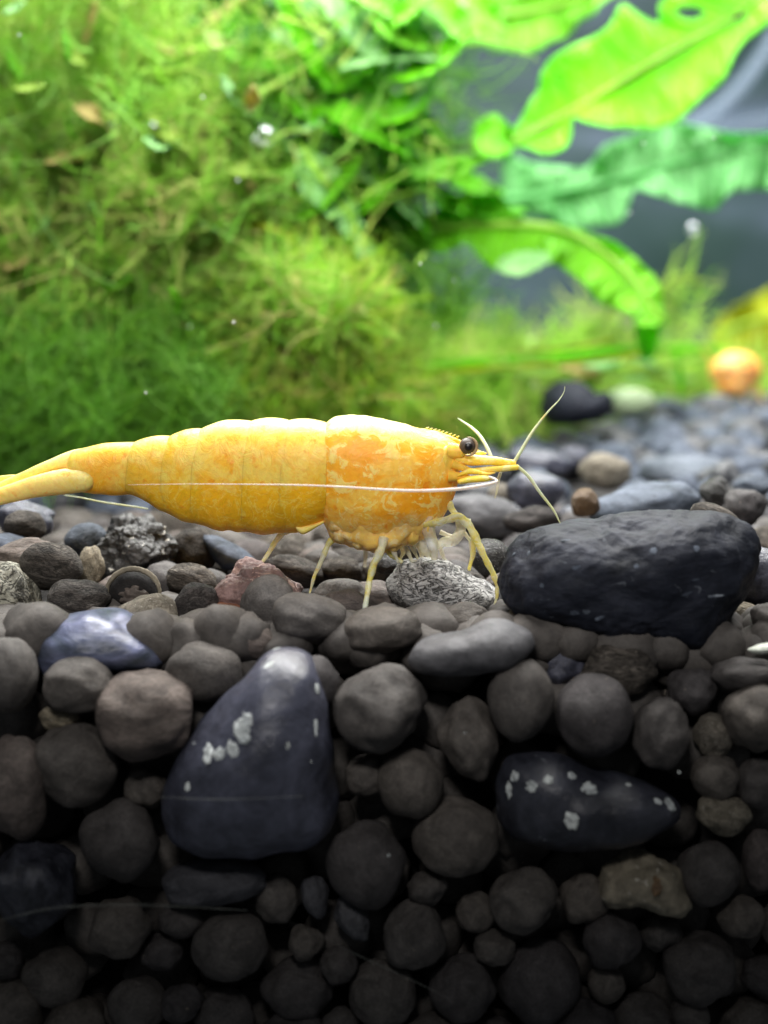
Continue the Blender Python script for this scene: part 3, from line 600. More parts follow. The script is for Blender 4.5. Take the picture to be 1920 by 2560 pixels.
for (cx, cy, Lh, wd_, an, y) in spec:
    a = R(an); dx, dy = math.cos(a), -math.sin(a); nx_, ny_ = -dy, dx; cv = random.uniform(-.3, .3)*Lh
    def pt(s, o): 
        return (cx+dx*s*Lh+nx_*(o+cv*(1-s*s)), cy+dy*s*Lh+ny_*(o+cv*(1-s*s)))
    ss = [-1, -.5, 0, .5, 1]; wv_ = [.25, .85, 1, .8, .15]
    leaf('crinkled_leaf', [pt(s, 0) for s in ss], [pt(s, -wd_*w) for s, w in zip(ss, wv_)], [pt(s, wd_*w) for s, w in zip(ss, wv_)], y, y+random.uniform(-.6, .6), random.choice(['leaf_green', 'leaf_green', 'leaf_lime', 'leaf_lime', 'leaf_green', 'leaf_pale', 'leaf_lime']) if 640 < cx < 1200 else random.choice(['leaf_olive', 'leaf_olive', 'leaf_green', 'leaf_pale', 'leaf_tan']),
         'small crinkled green leaf in the blurred tangle', 22, 5, .15, group='crinkled leaves in the background thicket', rib=None)
def strand(name, pts, y, r, mat, label, n=40, cat='stem', rr=None):
    q = [P(a, b, y if not isinstance(y, (list, tuple)) else y[i]) for i, (a, b) in enumerate(pts)]
    v, f = tube(q, rr or [r, r, r], n, 8, .1); o = obj(name, v, f, M[mat]); tag(o, label, cat); return o
strand('plant_stem', [(80, 352), (130, 330), (200, 322), (290, 342), (360, 367), (410, 360), (440, 330), (448, 280), (446, 205)], 5.2, .032, 'stem', 'curved green stem with air bubbles hooking upward on the upper left')
strand('plant_stem', [(900, 925), (1060, 917), (1245, 904), (1400, 893), (1560, 877), (1720, 872), (1830, 878)], [6.2, 6.3, 6.6, 7.5, 9, 11, 12.5], .05, 'leaf_lime', 'thick horizontal green stem lying behind the two-lobed black stone')
strand('plant_stem', [(1060, 932), (1300, 915), (1450, 905), (1600, 885)], 6.3, .022, 'leaf_yellow', 'thin yellowish stem just under the thick horizontal stem')
strand('plant_stem', [(1440, 960), (1560, 945), (1680, 915), (1760, 890)], 8.2, .03, 'stem', 'lower horizontal stem right of the two-lobed black stone')
strand('plant_stem', [(1690, 880), (1698, 920), (1703, 990)], 8.5, .035, 'leaf_lime', 'short upright lime stem left of the small distant shrimp')
strand('plant_stem', [(560, 420), (640, 350), (715, 290), (735, 200), (830, 90), (960, 30), (1080, -20)], 6.1, .022, 'stem_dark', 'dark twig running from the middle up to the top edge')
strand('plant_stem', [(600, 480), (620, 540), (640, 600)], 5.6, .02, 'stem_dark', 'short dark twig in the moss below the dark gap')
strand('plant_stem', [(920, 410), (1020, 400), (1100, 380), (1180, 372)], 7, .02, 'stem_dark', 'thin dark stem left of the curled lime leaf')
strand('plant_stem', [(610, 560), (670, 570), (740, 605)], 4.8, .03, 'leaf_yellow', 'short orange yellow stem in the middle moss')
strand('plant_stem', [(885, 760), (905, 790), (925, 810)], 4.8, .022, 'leaf_pale', 'short pale stem end above the small round leaf')
strand('plant_stem', [(1180, 900), (1300, 880), (1420, 872), (1530, 850)], 7.5, .022, 'leaf_yellow', 'thin yellow stem rising gently above the thick horizontal stem')
strand('plant_stem', [(960, 945), (1120, 950), (1260, 935), (1400, 940)], 6.4, .024, 'stem', 'pale green stem below the thick horizontal stem')
strand('plant_stem', [(1560, 960), (1650, 945), (1740, 950)], 11.2, .028, 'leaf_pale', 'pale green stem left of the small distant shrimp')
strand('plant_stem', [(1690, 780), (1660, 730), (1700, 690), (1740, 700), (1745, 735)], 8.2, .02, 'stem_olive', 'thin curling olive tendril right of the arching leaf')
# moss
def moss_mat(name, cols, trans=.5):
    m, nt, N, L = nmat(name); out = N.new('ShaderNodeOutputMaterial'); d = N.new('ShaderNodeBsdfDiffuse'); t = N.new('ShaderNodeBsdfTranslucent'); mx = N.new('ShaderNodeMixShader'); mx.inputs[0].default_value = trans
    L.new(d.outputs[0], mx.inputs[1]); L.new(t.outputs[0], mx.inputs[2]); L.new(mx.outputs[0], out.inputs[0])
    ge = N.new('ShaderNodeNewGeometry'); r = ramp(N, [(i/(len(cols)-1), c) for i, c in enumerate(cols)]); L.new(ge.outputs['Random Per Island'], r.inputs[0])
    tc = N.new('ShaderNodeTexCoord'); n = noisen(N, L, tc.outputs['Object'], 1.3, 3, .5, .3); rr = ramp(N, [(.35, g(.8)), (.65, g(1.3))]); L.new(n.outputs[0], rr.inputs[0])
    c = mixc(N, L, r.outputs[0], rr.outputs[0], 1, 'MULTIPLY'); L.new(c, d.inputs[0]); L.new(c, t.inputs[0]); return m
M['moss_olive'] = moss_mat('olive_moss', [(.16, .36, .03), (.30, .54, .06), (.42, .48, .12), (.24, .52, .05), (.50, .72, .22), (.20, .44, .04)])
M['moss_brown'] = moss_mat('brownish_moss', [(.28, .44, .06), (.40, .56, .12), (.28, .58, .06), (.68, .60, .26), (.38, .66, .12), (.24, .54, .04)])
M['moss_dark'] = moss_mat('dark_green_moss', [(.10, .28, .03), (.18, .44, .05), (.28, .54, .12), (.13, .36, .03), (.24, .50, .05)])
M['moss_yellow'] = moss_mat('yellow_green_moss', [(.34, .58, .03), (.50, .74, .07), (.72, .62, .22), (.38, .68, .05), (.48, .74, .16), (.26, .54, .03)])
M['moss_lime'] = moss_mat('lime_moss', [(.38, .68, .07), (.54, .80, .16), (.62, .70, .22), (.30, .62, .05)])
M['moss_green'] = moss_mat('green_moss', [(.14, .36, .02), (.24, .52, .05), (.35, .62, .16), (.16, .42, .03)])
def moss(name, label, regions, N_, mat, length=.6, rad=.009, K=7, leaflets=True, curl=.8, updir=.25, ld=1.0):
    wts = np.array([r[2]*r[3]*(r[6] if len(r) > 6 else 1) for r in regions], float); wts /= wts.sum()
    V, F = [], []; nv = 0
    for ri, r in enumerate(regions):
        n = int(N_*wts[ri]); th = np.random.rand(n)*2*np.pi; q = np.sqrt(np.random.rand(n))
        px = r[0]+r[2]*q*np.cos(th); py = r[1]+r[3]*q*np.sin(th); y = r[4]+(r[5]-r[4])*np.random.rand(n)
        root = np.array([P(a, b, c)[:] for a, b, c in zip(px, py, y)])
        d = np.random.randn(n, 3); d[:, 2] += updir; d /= np.linalg.norm(d, axis=1)[:, None]
        ax = np.random.randn(n, 3); ax /= np.linalg.norm(ax, axis=1)[:, None]
        L_ = length*(.5+np.random.rand(n)); st_ = (L_/(K-1))[:, None]; pts = [root]
        for k in range(K-1):
            d = d+curl/(K-1)*np.cross(ax, d)*1.5+np.random.randn(n, 3)*.12*curl; d /= np.linalg.norm(d, axis=1)[:, None]
            pts.append(pts[-1]+d*st_)
        pts = np.stack(pts, 1)                      # n,K,3
        e1 = np.cross(d, np.array([.2, .3, .93])); e1 /= np.linalg.norm(e1, axis=1)[:, None]; e2 = np.cross(d, e1)
        w = rad*(.6+.8*np.random.rand(n))[:, None, None]*np.linspace(1, .35, K)[None, :, None]
        ring = np.stack([pts+e1[:, None]*w, pts-e1[:, None]*w*.5+e2[:, None]*w*.87, pts-e1[:, None]*w*.5-e2[:, None]*w*.87], 2)  # n,K,3,3
        vv = ring.reshape(n, K*3, 3); per = K*3
        base = []
        for k in range(K-1):
            for s in range(3):
                a = k*3+s; b = k*3+(s+1) % 3; base.append((a, b, b+3)); base.append((a, b+3, a+3))
        if leaflets:
            ll = []
            for k in range(1, K):
                for sgn in (-1, 1):
                    side = (e1*sgn*(.6+.5*np.random.rand(n)[:, None])+e2*(np.random.rand(n)[:, None]-.5)*1.6+d*.7)*rad*5*ld
                    p0 = pts[:, k]; tip = p0+side; i0 = per+len(ll)
                    ll.append(tip); base.append((k*3, k*3+1, i0)); 
                    
            vv = np.concatenate([vv, np.stack(ll, 1)], 1); per = vv.shape[1]
        base = np.array(base); F.append((base[None]+(np.arange(n)*per)[:, None, None]).reshape(-1, 3)+nv); V.append(vv.reshape(-1, 3)); nv += n*per
    V = np.concatenate(V); F = np.concatenate(F)
    me = bpy.data.meshes.new(name); me.vertices.add(len(V)); me.vertices.foreach_set('co', V.astype(np.float32).ravel())
    me.loops.add(len(F)*3); me.loops.foreach_set('vertex_index', F.astype(np.int32).ravel()); me.polygons.add(len(F)); me.polygons.foreach_set('loop_start', np.arange(0, len(F)*3, 3, dtype=np.int32)); me.polygons.foreach_set('loop_total', np.full(len(F), 3, dtype=np.int32))
    me.materials.append(M[mat]); me.update(); me.validate(); me.shade_smooth()
    o = link(name, me); tag(o, label, kind='stuff'); return o
# px, py, rx, ry, y0, y1, weight
moss('moss_backing', 'dense deep green moss at the back of the left thicket', [(150, 300, 500, 500, 7.5, 10), (200, 900, 560, 420, 7, 9.5), (750, 900, 420, 320, 7.5, 9.5), (700, 350, 250, 300, 8.5, 10.5, .5)], 9000, 'moss_green', .9, .022, 6, True, .8, .2, 1.2)
moss('moss', 'olive green feathery moss filling the upper left', [(150, 180, 330, 300, 4.8, 7), (380, 300, 160, 150, 5, 7), (60, 640, 260, 260, 5, 7), (520, 600, 200, 160, 5, 7, .7), (300, 800, 300, 120, 5, 7, .6)], 5200, 'moss_olive', .55, .010, 7)
moss('moss', 'brownish tangled moss in the middle left', [(250, 620, 330, 200, 4.4, 6.4), (430, 500, 170, 130, 4.4, 6), (560, 760, 190, 170, 4.6, 6), (120, 820, 200, 100, 4.8, 6.4, .6)], 3800, 'moss_brown', .55, .010, 7)
moss('moss', 'dark green fuzzy moss cushion behind the tail of the yellow shrimp', [(240, 1000, 330, 170, 3.6, 5.6), (400, 900, 110, 150, 4, 5.6), (60, 1080, 260, 130, 3.6, 5), (120, 880, 200, 120, 4.4, 6)], 9000, 'moss_dark', .36, .006, 6, True, .6, .5)
moss('moss', 'yellow green tangled moss above the back of the yellow shrimp', [(720, 900, 240, 190, 4.4, 6.6), (760, 760, 160, 110, 4.4, 6.2), (920, 990, 190, 110, 5, 7), (860, 780, 70, 80, 4.2, 5)], 5200, 'moss_yellow', .42, .010, 7)
moss('moss', 'lime green carpet of plants behind the feelers of the yellow shrimp', [(1120, 980, 200, 110, 6.5, 9.5), (1240, 1040, 150, 90, 6.5, 8.5), (1300, 930, 220, 70, 9, 11, .8), (1600, 950, 300, 60, 11.5, 14), (1120, 920, 260, 50, 9, 12), (1750, 960, 200, 50, 12, 14), (1480, 830, 60, 60, 11, 12, .4), (1690, 780, 60, 90, 9, 10, .25)], 5200, 'moss_lime', .5, .014, 6)
moss('moss', 'bright green stringy moss hanging between the crinkled leaves', [(820, 330, 230, 300, 7, 9), (1080, 260, 120, 160, 7, 9, .7), (560, 300, 130, 200, 5.2, 7.4), (950, 560, 160, 60, 6.5, 8)], 1300, 'moss_green', .7, .009, 8)
moss('moss', 'light green wispy fronds in front of the left thicket', [(180, 300, 300, 300, 4.2, 5.6), (420, 560, 300, 260, 4.0, 5.2), (700, 700, 220, 300, 4.2, 5.4), (200, 760, 260, 120, 4, 5), (820, 400, 200, 300, 5.4, 6.4, .4)], 420, 'moss_green', .9, .010, 10, True, 1.3, .1, .9)
moss('moss', 'pale lime wisps across the upper middle', [(760, 250, 360, 260, 5.0, 6.6), (450, 250, 200, 200, 4.6, 5.6), (330, 700, 200, 60, 3.8, 4.4), (900, 600, 160, 160, 5, 6)], 240, 'moss_lime', .8, .009, 10, True, 1.5, .1, .8)
moss('moss', 'tan strands of dying moss in the middle of the thicket', [(430, 510, 80, 90, 4, 4.6), (700, 740, 60, 90, 4, 4.6), (850, 780, 60, 70, 3.9, 4.4), (1520, 830, 50, 50, 9, 9.6)], 420, 'moss_brown', .35, .012, 7)

# air bubbles
def bub_mat():
    m, nt, N, L = nmat('air_bubble'); out = N.new('ShaderNodeOutputMaterial'); b = N.new('ShaderNodeBsdfGlossy'); b.inputs['Roughness'].default_value = .28; b.inputs['Color'].default_value = (.9, .93, 1, 1)
    t = N.new('ShaderNodeBsdfTransparent'); mx = N.new('ShaderNodeMixShader'); f = N.new('ShaderNodeLayerWeight'); f.inputs[0].default_value = .6
    L.new(f.outputs['Facing'], mx.inputs[0]); L.new(t.outputs[0], mx.inputs[1]); L.new(b.outputs[0], mx.inputs[2])
    L.new(mx.outputs[0], out.inputs[0]); return m
M['bubble'] = bub_mat()
for (cx, cy, r, lb_) in [(285, 318, 15, 'small bluish air bubble on the curved green stem'), (385, 328, 26, 'large pale air bubble in the bend of the curved green stem'), (405, 322, 16, 'air bubble overlapping the large pale one'), (665, 342, 24, 'brightest white air bubble in the upper middle moss'), (447, 345, 12, 'tiny air bubble right of the curved green stem'), (640, 352, 11, 'tiny air bubble left of the brightest bubble'), (1732, 573, 14, 'lone tiny air bubble in front of the dark back wall')]:
    vs, fs = ico(4); y = 4.9 if cx < 1000 else 8; c = P(cx, cy, y); u = U(y); o = obj('air_bubble', [c+v*(r*u) for v in vs], fs, M['bubble'], loc=c); tag(o, lb_, 'bubble')
# light streaks at the upper right, modelled as pale tubes
def glare_mat():
    m, nt, N, L = nmat('clear_glare'); out = N.new('ShaderNodeOutputMaterial'); b = N.new('ShaderNodeBsdfPrincipled'); b.inputs['Base Color'].default_value = (.20, .27, .36, 1); b.inputs['Roughness'].default_value = .3
    t = N.new('ShaderNodeBsdfTransparent'); mx = N.new('ShaderNodeMixShader'); mx.inputs[0].default_value = .45; L.new(t.outputs[0], mx.inputs[1]); L.new(b.outputs[0], mx.inputs[2]); L.new(mx.outputs[0], out.inputs[0]); return m
M['glare'] = glare_mat()
strand('light_streak', [(1960, 60), (1880, 180), (1800, 270), (1720, 320), (1600, 360)], 20, .16, 'glare', 'clear hose tube curving behind the lime leaf at the upper right', cat='glare')
strand('blue_highlight', [(1990, 300), (1860, 318), (1740, 350), (1600, 400)], 21, .28, 'glare', 'thick pale pipe shaped as a tube behind the mint leaf at the right edge', cat='highlight')  # bluish highlight modelled as a solid tube

# ------------------------------------------------------------------ the yellow shrimp
def shell_mat(name, top, side, patch, z0, z1, patch_t=.55, sss=.35, scale=3.0, rough=.38, alpha=0.0, spots_=(.9, .35, .01), spot_amt=.5, zlow=None):
    m, nt, N, L = nmat(name); out = N.new('ShaderNodeOutputMaterial'); b = N.new('ShaderNodeBsdfPrincipled')
    ge = N.new('ShaderNodeTexCoord'); sp = N.new('ShaderNodeSeparateXYZ'); L.new(ge.outputs['Object'], sp.inputs[0])
    n0 = noisen(N, L, ge.outputs['Object'], 5, 5, .6, .6)
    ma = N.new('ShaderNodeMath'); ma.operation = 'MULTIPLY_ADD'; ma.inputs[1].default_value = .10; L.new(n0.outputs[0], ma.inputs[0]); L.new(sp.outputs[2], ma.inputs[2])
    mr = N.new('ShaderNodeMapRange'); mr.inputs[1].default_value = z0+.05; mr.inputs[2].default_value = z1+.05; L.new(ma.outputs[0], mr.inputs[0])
    n1 = noisen(N, L, ge.outputs['Object'], scale, 7, .65, 1.0); r1 = ramp(N, [(patch_t-.07, g(0)), (patch_t+.05, g(1))]); L.new(n1.outputs[0], r1.inputs[0])
    n2 = noisen(N, L, ge.outputs['Object'], 11, 6, .68, 1.4); r2 = ramp(N, [(.53, g(0)), (.57, g(1))]); L.new(n2.outputs[0], r2.inputs[0])
    base = mixc(N, L, side, patch, r1.outputs[0])
    if zlow:
        nb = noisen(N, L, ge.outputs['Object'], 1.7, 6, .6, 1.6); rb = ramp(N, [(.50, g(0)), (.55, g(.85))]); L.new(nb.outputs[0], rb.inputs[0])
        rm = N.new('ShaderNodeMath'); rm.operation = 'MULTIPLY'; rm.inputs[1].default_value = .25 if patch_t > .54 else .9; L.new(rb.outputs[0], rm.inputs[0])
        base = mixc(N, L, base, (1, .42, .012) if patch_t > .54 else (1, .40, .008), rm.outputs[0])
    mm = N.new('ShaderNodeMath'); mm.operation = 'MULTIPLY'; mm.inputs[1].default_value = spot_amt; L.new(r2.outputs[0], mm.inputs[0])
    base = mixc(N, L, base, spots_, mm.outputs[0])
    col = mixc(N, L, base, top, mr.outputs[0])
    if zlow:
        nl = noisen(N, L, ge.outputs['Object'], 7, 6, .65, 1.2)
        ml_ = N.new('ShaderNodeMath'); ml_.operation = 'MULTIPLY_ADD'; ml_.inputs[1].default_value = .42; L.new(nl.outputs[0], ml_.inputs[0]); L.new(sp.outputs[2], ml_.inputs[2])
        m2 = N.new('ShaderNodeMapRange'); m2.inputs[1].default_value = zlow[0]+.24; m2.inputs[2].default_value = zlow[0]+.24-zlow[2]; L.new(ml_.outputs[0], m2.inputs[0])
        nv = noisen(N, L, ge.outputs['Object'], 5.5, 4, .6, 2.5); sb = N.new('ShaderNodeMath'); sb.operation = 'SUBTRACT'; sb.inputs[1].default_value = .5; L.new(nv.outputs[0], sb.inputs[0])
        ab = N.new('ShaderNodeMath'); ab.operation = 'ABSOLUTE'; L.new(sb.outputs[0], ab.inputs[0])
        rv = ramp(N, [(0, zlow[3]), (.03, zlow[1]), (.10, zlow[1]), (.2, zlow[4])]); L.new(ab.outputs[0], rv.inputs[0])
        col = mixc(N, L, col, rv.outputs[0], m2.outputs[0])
    n3 = noisen(N, L, ge.outputs['Object'], 34, 4, .6, .5); r3 = ramp(N, [(.35, g(.94)), (.65, g(1.10))]); L.new(n3.outputs[0], r3.inputs[0]); col = mixc(N, L, col, r3.outputs[0], 1, 'MULTIPLY')
    n5 = noisen(N, L, ge.outputs['Object'], 17, 3, .5, .3); r5 = ramp(N, [(.62, g(1)), (.70, (.90, .68, .45))]); L.new(n5.outputs[0], r5.inputs[0]); col = mixc(N, L, col, r5.outputs[0], 1, 'MULTIPLY')
    L.new(col, b.inputs['Base Color']); b.inputs['Subsurface Weight'].default_value = sss; b.inputs['Subsurface Radius'].default_value = (1, .5, .12); b.inputs['Subsurface Scale'].default_value = .2
    b.inputs['Roughness'].default_value = rough; b.inputs['Specular IOR Level'].default_value = .3
    bp = N.new('ShaderNodeBump'); bp.inputs['Strength'].default_value = .35; bp.inputs['Distance'].default_value = .02; L.new(n2.outputs[0], bp.inputs['Height']); L.new(bp.outputs[0], b.inputs['Normal'])
    last = b.outputs[0]
    if alpha:
        t = N.new('ShaderNodeBsdfTransparent'); mx = N.new('ShaderNodeMixShader'); mx.inputs[0].default_value = 1-alpha; L.new(t.outputs[0], mx.inputs[1]); L.new(last, mx.inputs[2]); last = mx.outputs[0]
    L.new(last, out.inputs[0]); return m
ROOT = Vector((0, 0, 0))
def zof(py): return P(500, py, 0).z
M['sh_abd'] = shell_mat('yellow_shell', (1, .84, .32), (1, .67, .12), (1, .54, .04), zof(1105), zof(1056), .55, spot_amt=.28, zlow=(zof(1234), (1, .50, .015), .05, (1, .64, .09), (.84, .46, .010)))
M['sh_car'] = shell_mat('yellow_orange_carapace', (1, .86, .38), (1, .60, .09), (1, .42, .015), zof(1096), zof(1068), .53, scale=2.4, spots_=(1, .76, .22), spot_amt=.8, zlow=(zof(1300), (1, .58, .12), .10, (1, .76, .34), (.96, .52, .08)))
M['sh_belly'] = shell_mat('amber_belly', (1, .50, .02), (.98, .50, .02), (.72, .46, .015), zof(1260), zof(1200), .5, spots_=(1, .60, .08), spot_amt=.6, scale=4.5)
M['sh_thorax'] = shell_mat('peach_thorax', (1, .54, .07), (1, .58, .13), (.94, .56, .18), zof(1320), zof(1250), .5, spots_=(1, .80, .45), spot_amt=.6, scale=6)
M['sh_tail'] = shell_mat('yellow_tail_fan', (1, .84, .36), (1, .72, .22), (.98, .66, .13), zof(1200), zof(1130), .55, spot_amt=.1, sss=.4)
M['sh_limb'] = shell_mat('translucent_yellow_limb', (.92, .78, .20), (.90, .76, .16), (.74, .76, .60), 5, 6, .5, spots_=(1, .95, .6), spot_amt=.7, scale=7, alpha=.36, sss=.2, rough=.25)
M['sh_pale'] = shell_mat('translucent_pale_limb', (.9, .85, .55), (.85, .80, .55), (.8, .75, .6), 5, 6, .5, spots_=(.95, .95, .8), spot_amt=.4, scale=8, alpha=.55, sss=.1, rough=.25)
M['sh_feel'] = shell_mat('pale_green_feeler', (.7, .78, .5), (.66, .76, .52), (.72, .76, .42), 5, 6, .5, spots_=(.9, .92, .75), spot_amt=.4, scale=14, alpha=.15, sss=.1)
M['sh_ant'] = shell_mat('white_antenna', (.85, .74, .66), (.86, .74, .66), (.9, .78, .74), 5, 6, .5, spots_=(.95, .85, .8), spot_amt=.3, scale=20, alpha=.3, sss=.1)
M['sh_yel'] = shell_mat('bright_yellow_limb', (1, .80, .14), (1, .70, .08), (.98, .62, .10), 5, 6, .5, spots_=(1, .85, .45), spot_amt=.5, scale=10, sss=.3)
def eye_mat(name, c, rough):
    m, nt, N, L = nmat(name); out = N.new('ShaderNodeOutputMaterial'); b = N.new('ShaderNodeBsdfPrincipled'); tc = N.new('ShaderNodeTexCoord'); n = noisen(N, L, tc.outputs['Object'], 90, 2, .5)
    r = ramp(N, [(.4, tuple(x*.7 for x in c)), (.6, c)]); L.new(n.outputs[0], r.inputs[0]); L.new(r.outputs[0], b.inputs['Base Color']); b.inputs['Roughness'].default_value = rough; L.new(b.outputs[0], out.inputs[0]); return m
M['eye'] = eye_mat('brown_eye', (.11, .085, .07), .45); M['pupil'] = eye_mat('black_pupil', (.014, .010, .010), .35); M['eyerim'] = eye_mat('tan_eye_rim', (.5, .34, .18), .4)
SH = empty('yellow_shrimp', P(700, 1440, 0), 'large yellow shrimp with orange mottled sides walking right across the pebbles', 'shrimp')
def loft(top, bot, hw, y0=0.0, n=60, sides=48, pw=1.0, namp=0.0, nf=4, bulge=None, caps=(True, True), taper=0.0):
    """top, bot: photo pixel polylines of upper and lower edge; hw: half width profile (world)"""
    T = crom(top, n); B = crom(bot, n); H = np.interp(np.linspace(0, 1, n), np.linspace(0, 1, len(hw)), hw); vs, fs = [], []
    for i in range(n):
        a = P(T[i][0], T[i][1], y0); b = P(B[i][0], B[i][1], y0); c = (a+b)/2; h = (a-b)/2; t = i/(n-1)
        e = 1.0
        if caps[0] and t < .1: e = math.sqrt(max(0, 1-(1-t/.1)**2))*.999+.001
        if caps[1] and t > .9: e = math.sqrt(max(0, 1-((t-.9)/.1)**2))*.999+.001
        k = bulge(t) if bulge else 1.0
        for s in range(sides):
            th = 2*math.pi*s/sides; cs, sn = math.cos(th), math.sin(th)
            x_ = math.copysign(abs(sn)**pw, sn)*(1-taper*(1-cs)/2)
            p = c+h*cs*k*e+Vector((0, 1, 0))*(x_*H[i]*k*e)
            if namp: p += (p-c).normalized()*namp*(noise.noise(p*nf)+.5*noise.noise(p*nf*2.7))
            vs.append(p)
    for i in range(n-1):
        for s in range(sides): fs.append((i*sides+s, i*sides+(s+1) % sides, (i+1)*sides+(s+1) % sides, (i+1)*sides+s))
    fs.append(tuple(range(sides))[::-1]); fs.append(tuple((n-1)*sides+s for s in range(sides)))
    return vs, fs
TX = [179, 260, 336, 422, 498, 560, 625, 718, 811]; TY = [1127, 1111, 1104, 1091, 1073, 1057, 1052, 1050, 1056]
BX = [179, 260, 336, 368, 400, 460, 540, 640, 720, 775, 825]; BY = [1229, 1232, 1237, 1250, 1273, 1299, 1321, 1332, 1330, 1321, 1300]
WX = [179, 336, 498, 700, 811]; WY = [.10, .135, .19, .26, .27]
cuts = [811, 718, 625, 498, 422, 336, 170]
for i in range(6):
    x1, x0 = cuts[i]+12, cuts[i+1]-(3 if i < 5 else 0)
    xs = np.linspace(x0, x1, 9)
    tt = np.linspace(0, 1, 9); tp = [(x, np.interp(x, TX, TY)+2.5-(8.5 if i < 5 else 5)*math.sin(math.pi*t)**.7) for x, t in zip(xs, tt)]; bt = [(x-(16-10*t if i < 5 else 0), np.interp(x-(16-10*t if i < 5 else 0), BX, BY)-1+4.5*math.sin(math.pi*t)+5*noise.noise(Vector((x*.035, i, 0)))) for x, t in zip(xs, tt)]
    hw = [np.interp(x, WX, WY)*(1.0+.001*(6-i)) for x in xs]
    v, f = loft(tp, bt, hw, 0, 40, 56, .85, .0015, 9, bulge=lambda t: .993+.012*math.sin(math.pi*min(1, max(0, .16+t*.76)))**.8, caps=(i == 5, False), taper=.22)
    obj('abdomen_segment', v, f, M['sh_abd'], SH)
# carapace
v, f = loft([(810, 1062), (824, 1050), (845, 1041), (887, 1036), (929, 1041), (1013, 1060), (1089, 1081), (1125, 1094), (1150, 1112), (1152, 1140)],
            [(808, 1304), (826, 1336), (858, 1352), (905, 1364), (945, 1370), (990, 1362), (1040, 1346), (1085, 1318), (1112, 1284), (1136, 1240), (1152, 1180)],
            [.262, .28, .29, .30, .295, .27, .22, .17, .10, .04], 0, 90, 64, .85, .008, 7, caps=(False, True), taper=.30)
car = obj('carapace', v, f, M['sh_car'], SH)
# carapace rear lip, rostrum with teeth
v, f = tube([P(1050, 1084, 0), P(1100, 1096, 0), P(1146, 1110, 0), P(1180, 1124, 0), P(1212, 1135, 0)], [.03, .035, .028, .018, .004], 30, 10)
teeth = []
for k in range(9):
    x = 1065+k*9.5; yy = np.interp(x, [1040, 1100, 1150], [1063, 1077, 1094]); teeth.append(tube([P(x, yy+3, 0), P(x+8, yy-1.5, 0)], [.006, .001], 3, 5))
v, f = merge((v, f), *teeth); obj('rostrum', v, f, M['sh_car'], SH)
# belly and thorax underside
v, f = loft([(808, 1240), (900, 1240), (1000, 1240), (1110, 1240)], [(812, 1326), (830, 1347), (870, 1360), (910, 1370), (945, 1377), (990, 1370), (1040, 1353), (1080, 1330), (1108, 1295)], [.13, .16, .18, .17, .14, .08], 0, 60, 48, .9, .024, 12)
obj('thorax_underside', v, f, M['sh_thorax'], SH)
# pleopod folds over the belly
for (x, w_, hh, b_) in [(850, 34, 40, 1352), (895, 36, 40, 1364), (940, 38, 42, 1372), (985, 38, 40, 1368), (1030, 36, 40, 1356), (1068, 34, 44, 1338)]:
    v, f = loft([(x-w_*.5, b_-hh), (x, b_-hh*1.3), (x+w_*.5, b_-hh*.8)], [(x-w_*.5, b_-3), (x, b_+9), (x+w_*.5, b_-2)], [.03, .06, .03], -.08, 20, 20, 1, .012, 14)
    obj('leg_base', v, f, M['sh_thorax'], SH)
# side gill cover ridge and cheek lobes
for (a, b, hw_) in [([(1085, 1120), (1110, 1112), (1140, 1122)], [(1090, 1165), (1115, 1190), (1145, 1180)], .05), ]:
    v, f = loft(a, b, [.01, hw_, .01], -.20 if a[0][0] < 1080 else -.10, 24, 20, 1, .008, 12); obj('cheek_lobe', v, f, M['sh_car'], SH)
# tail fan
for (a, b, w_, y_, nm) in [([(250, 1116), (179, 1126), (110, 1155), (50, 1182), (-80, 1240)], [(250, 1190), (160, 1176), (100, 1192), (30, 1222), (-80, 1262)], [.06, .05, .03, .02], .02, 'telson'),
        ([(240, 1180), (190, 1170), (140, 1175), (60, 1198), (-90, 1250)], [(236, 1226), (180, 1234), (120, 1240), (60, 1250), (-90, 1285)], [.05, .055, .035, .02], -.07, 'uropod'),
        ([(150, 1165), (60, 1186), (20, 1187), (-60, 1200)], [(150, 1210), (60, 1220), (-60, 1240)], [.03, .02, .01], .12, 'uropod')]:
    v, f = loft(a, b, w_, y_, 50, 24, 1, .002, 9); obj(nm, v, f, M['sh_tail'], SH)
# eyes
def sph(c, r, n=4, sx=1, sy=1, sz=1):
    vs, fs = ico(n); return [c+Vector((v.x*sx, v.y*sy, v.z*sz))*r for v in vs], fs
ue = U(-.14)
for yy in (-.14, .14):
    e = obj('eye', *sph(P(1168, 1115, yy), 20.5*ue), M['eye'], SH)
    if yy < 0:
        tl = P(1169, 1116, yy); v, f = sph(tl+Vector((1.5*ue, -23.5*ue*.72, 0)), 11*ue, 4, 1, .62, 1); obj('pupil', v, f, M['pupil'], e)
        pts = [P(1169+23*math.cos(a), 1116-23*math.sin(a), yy-.012) for a in np.linspace(-1.9, 1.6, 14)]
        v, f = tube(pts, [.003, .008, .008, .003], 30, 8); obj('eye_rim', v, f, M['eyerim'], e)
v, f = tube([P(1125, 1128, -.10), P(1148, 1128, -.12), P(1160, 1128, -.13)], [.05, .04, .03], 10, 12); obj('eye_stalk', v, f, M['sh_car'], SH)
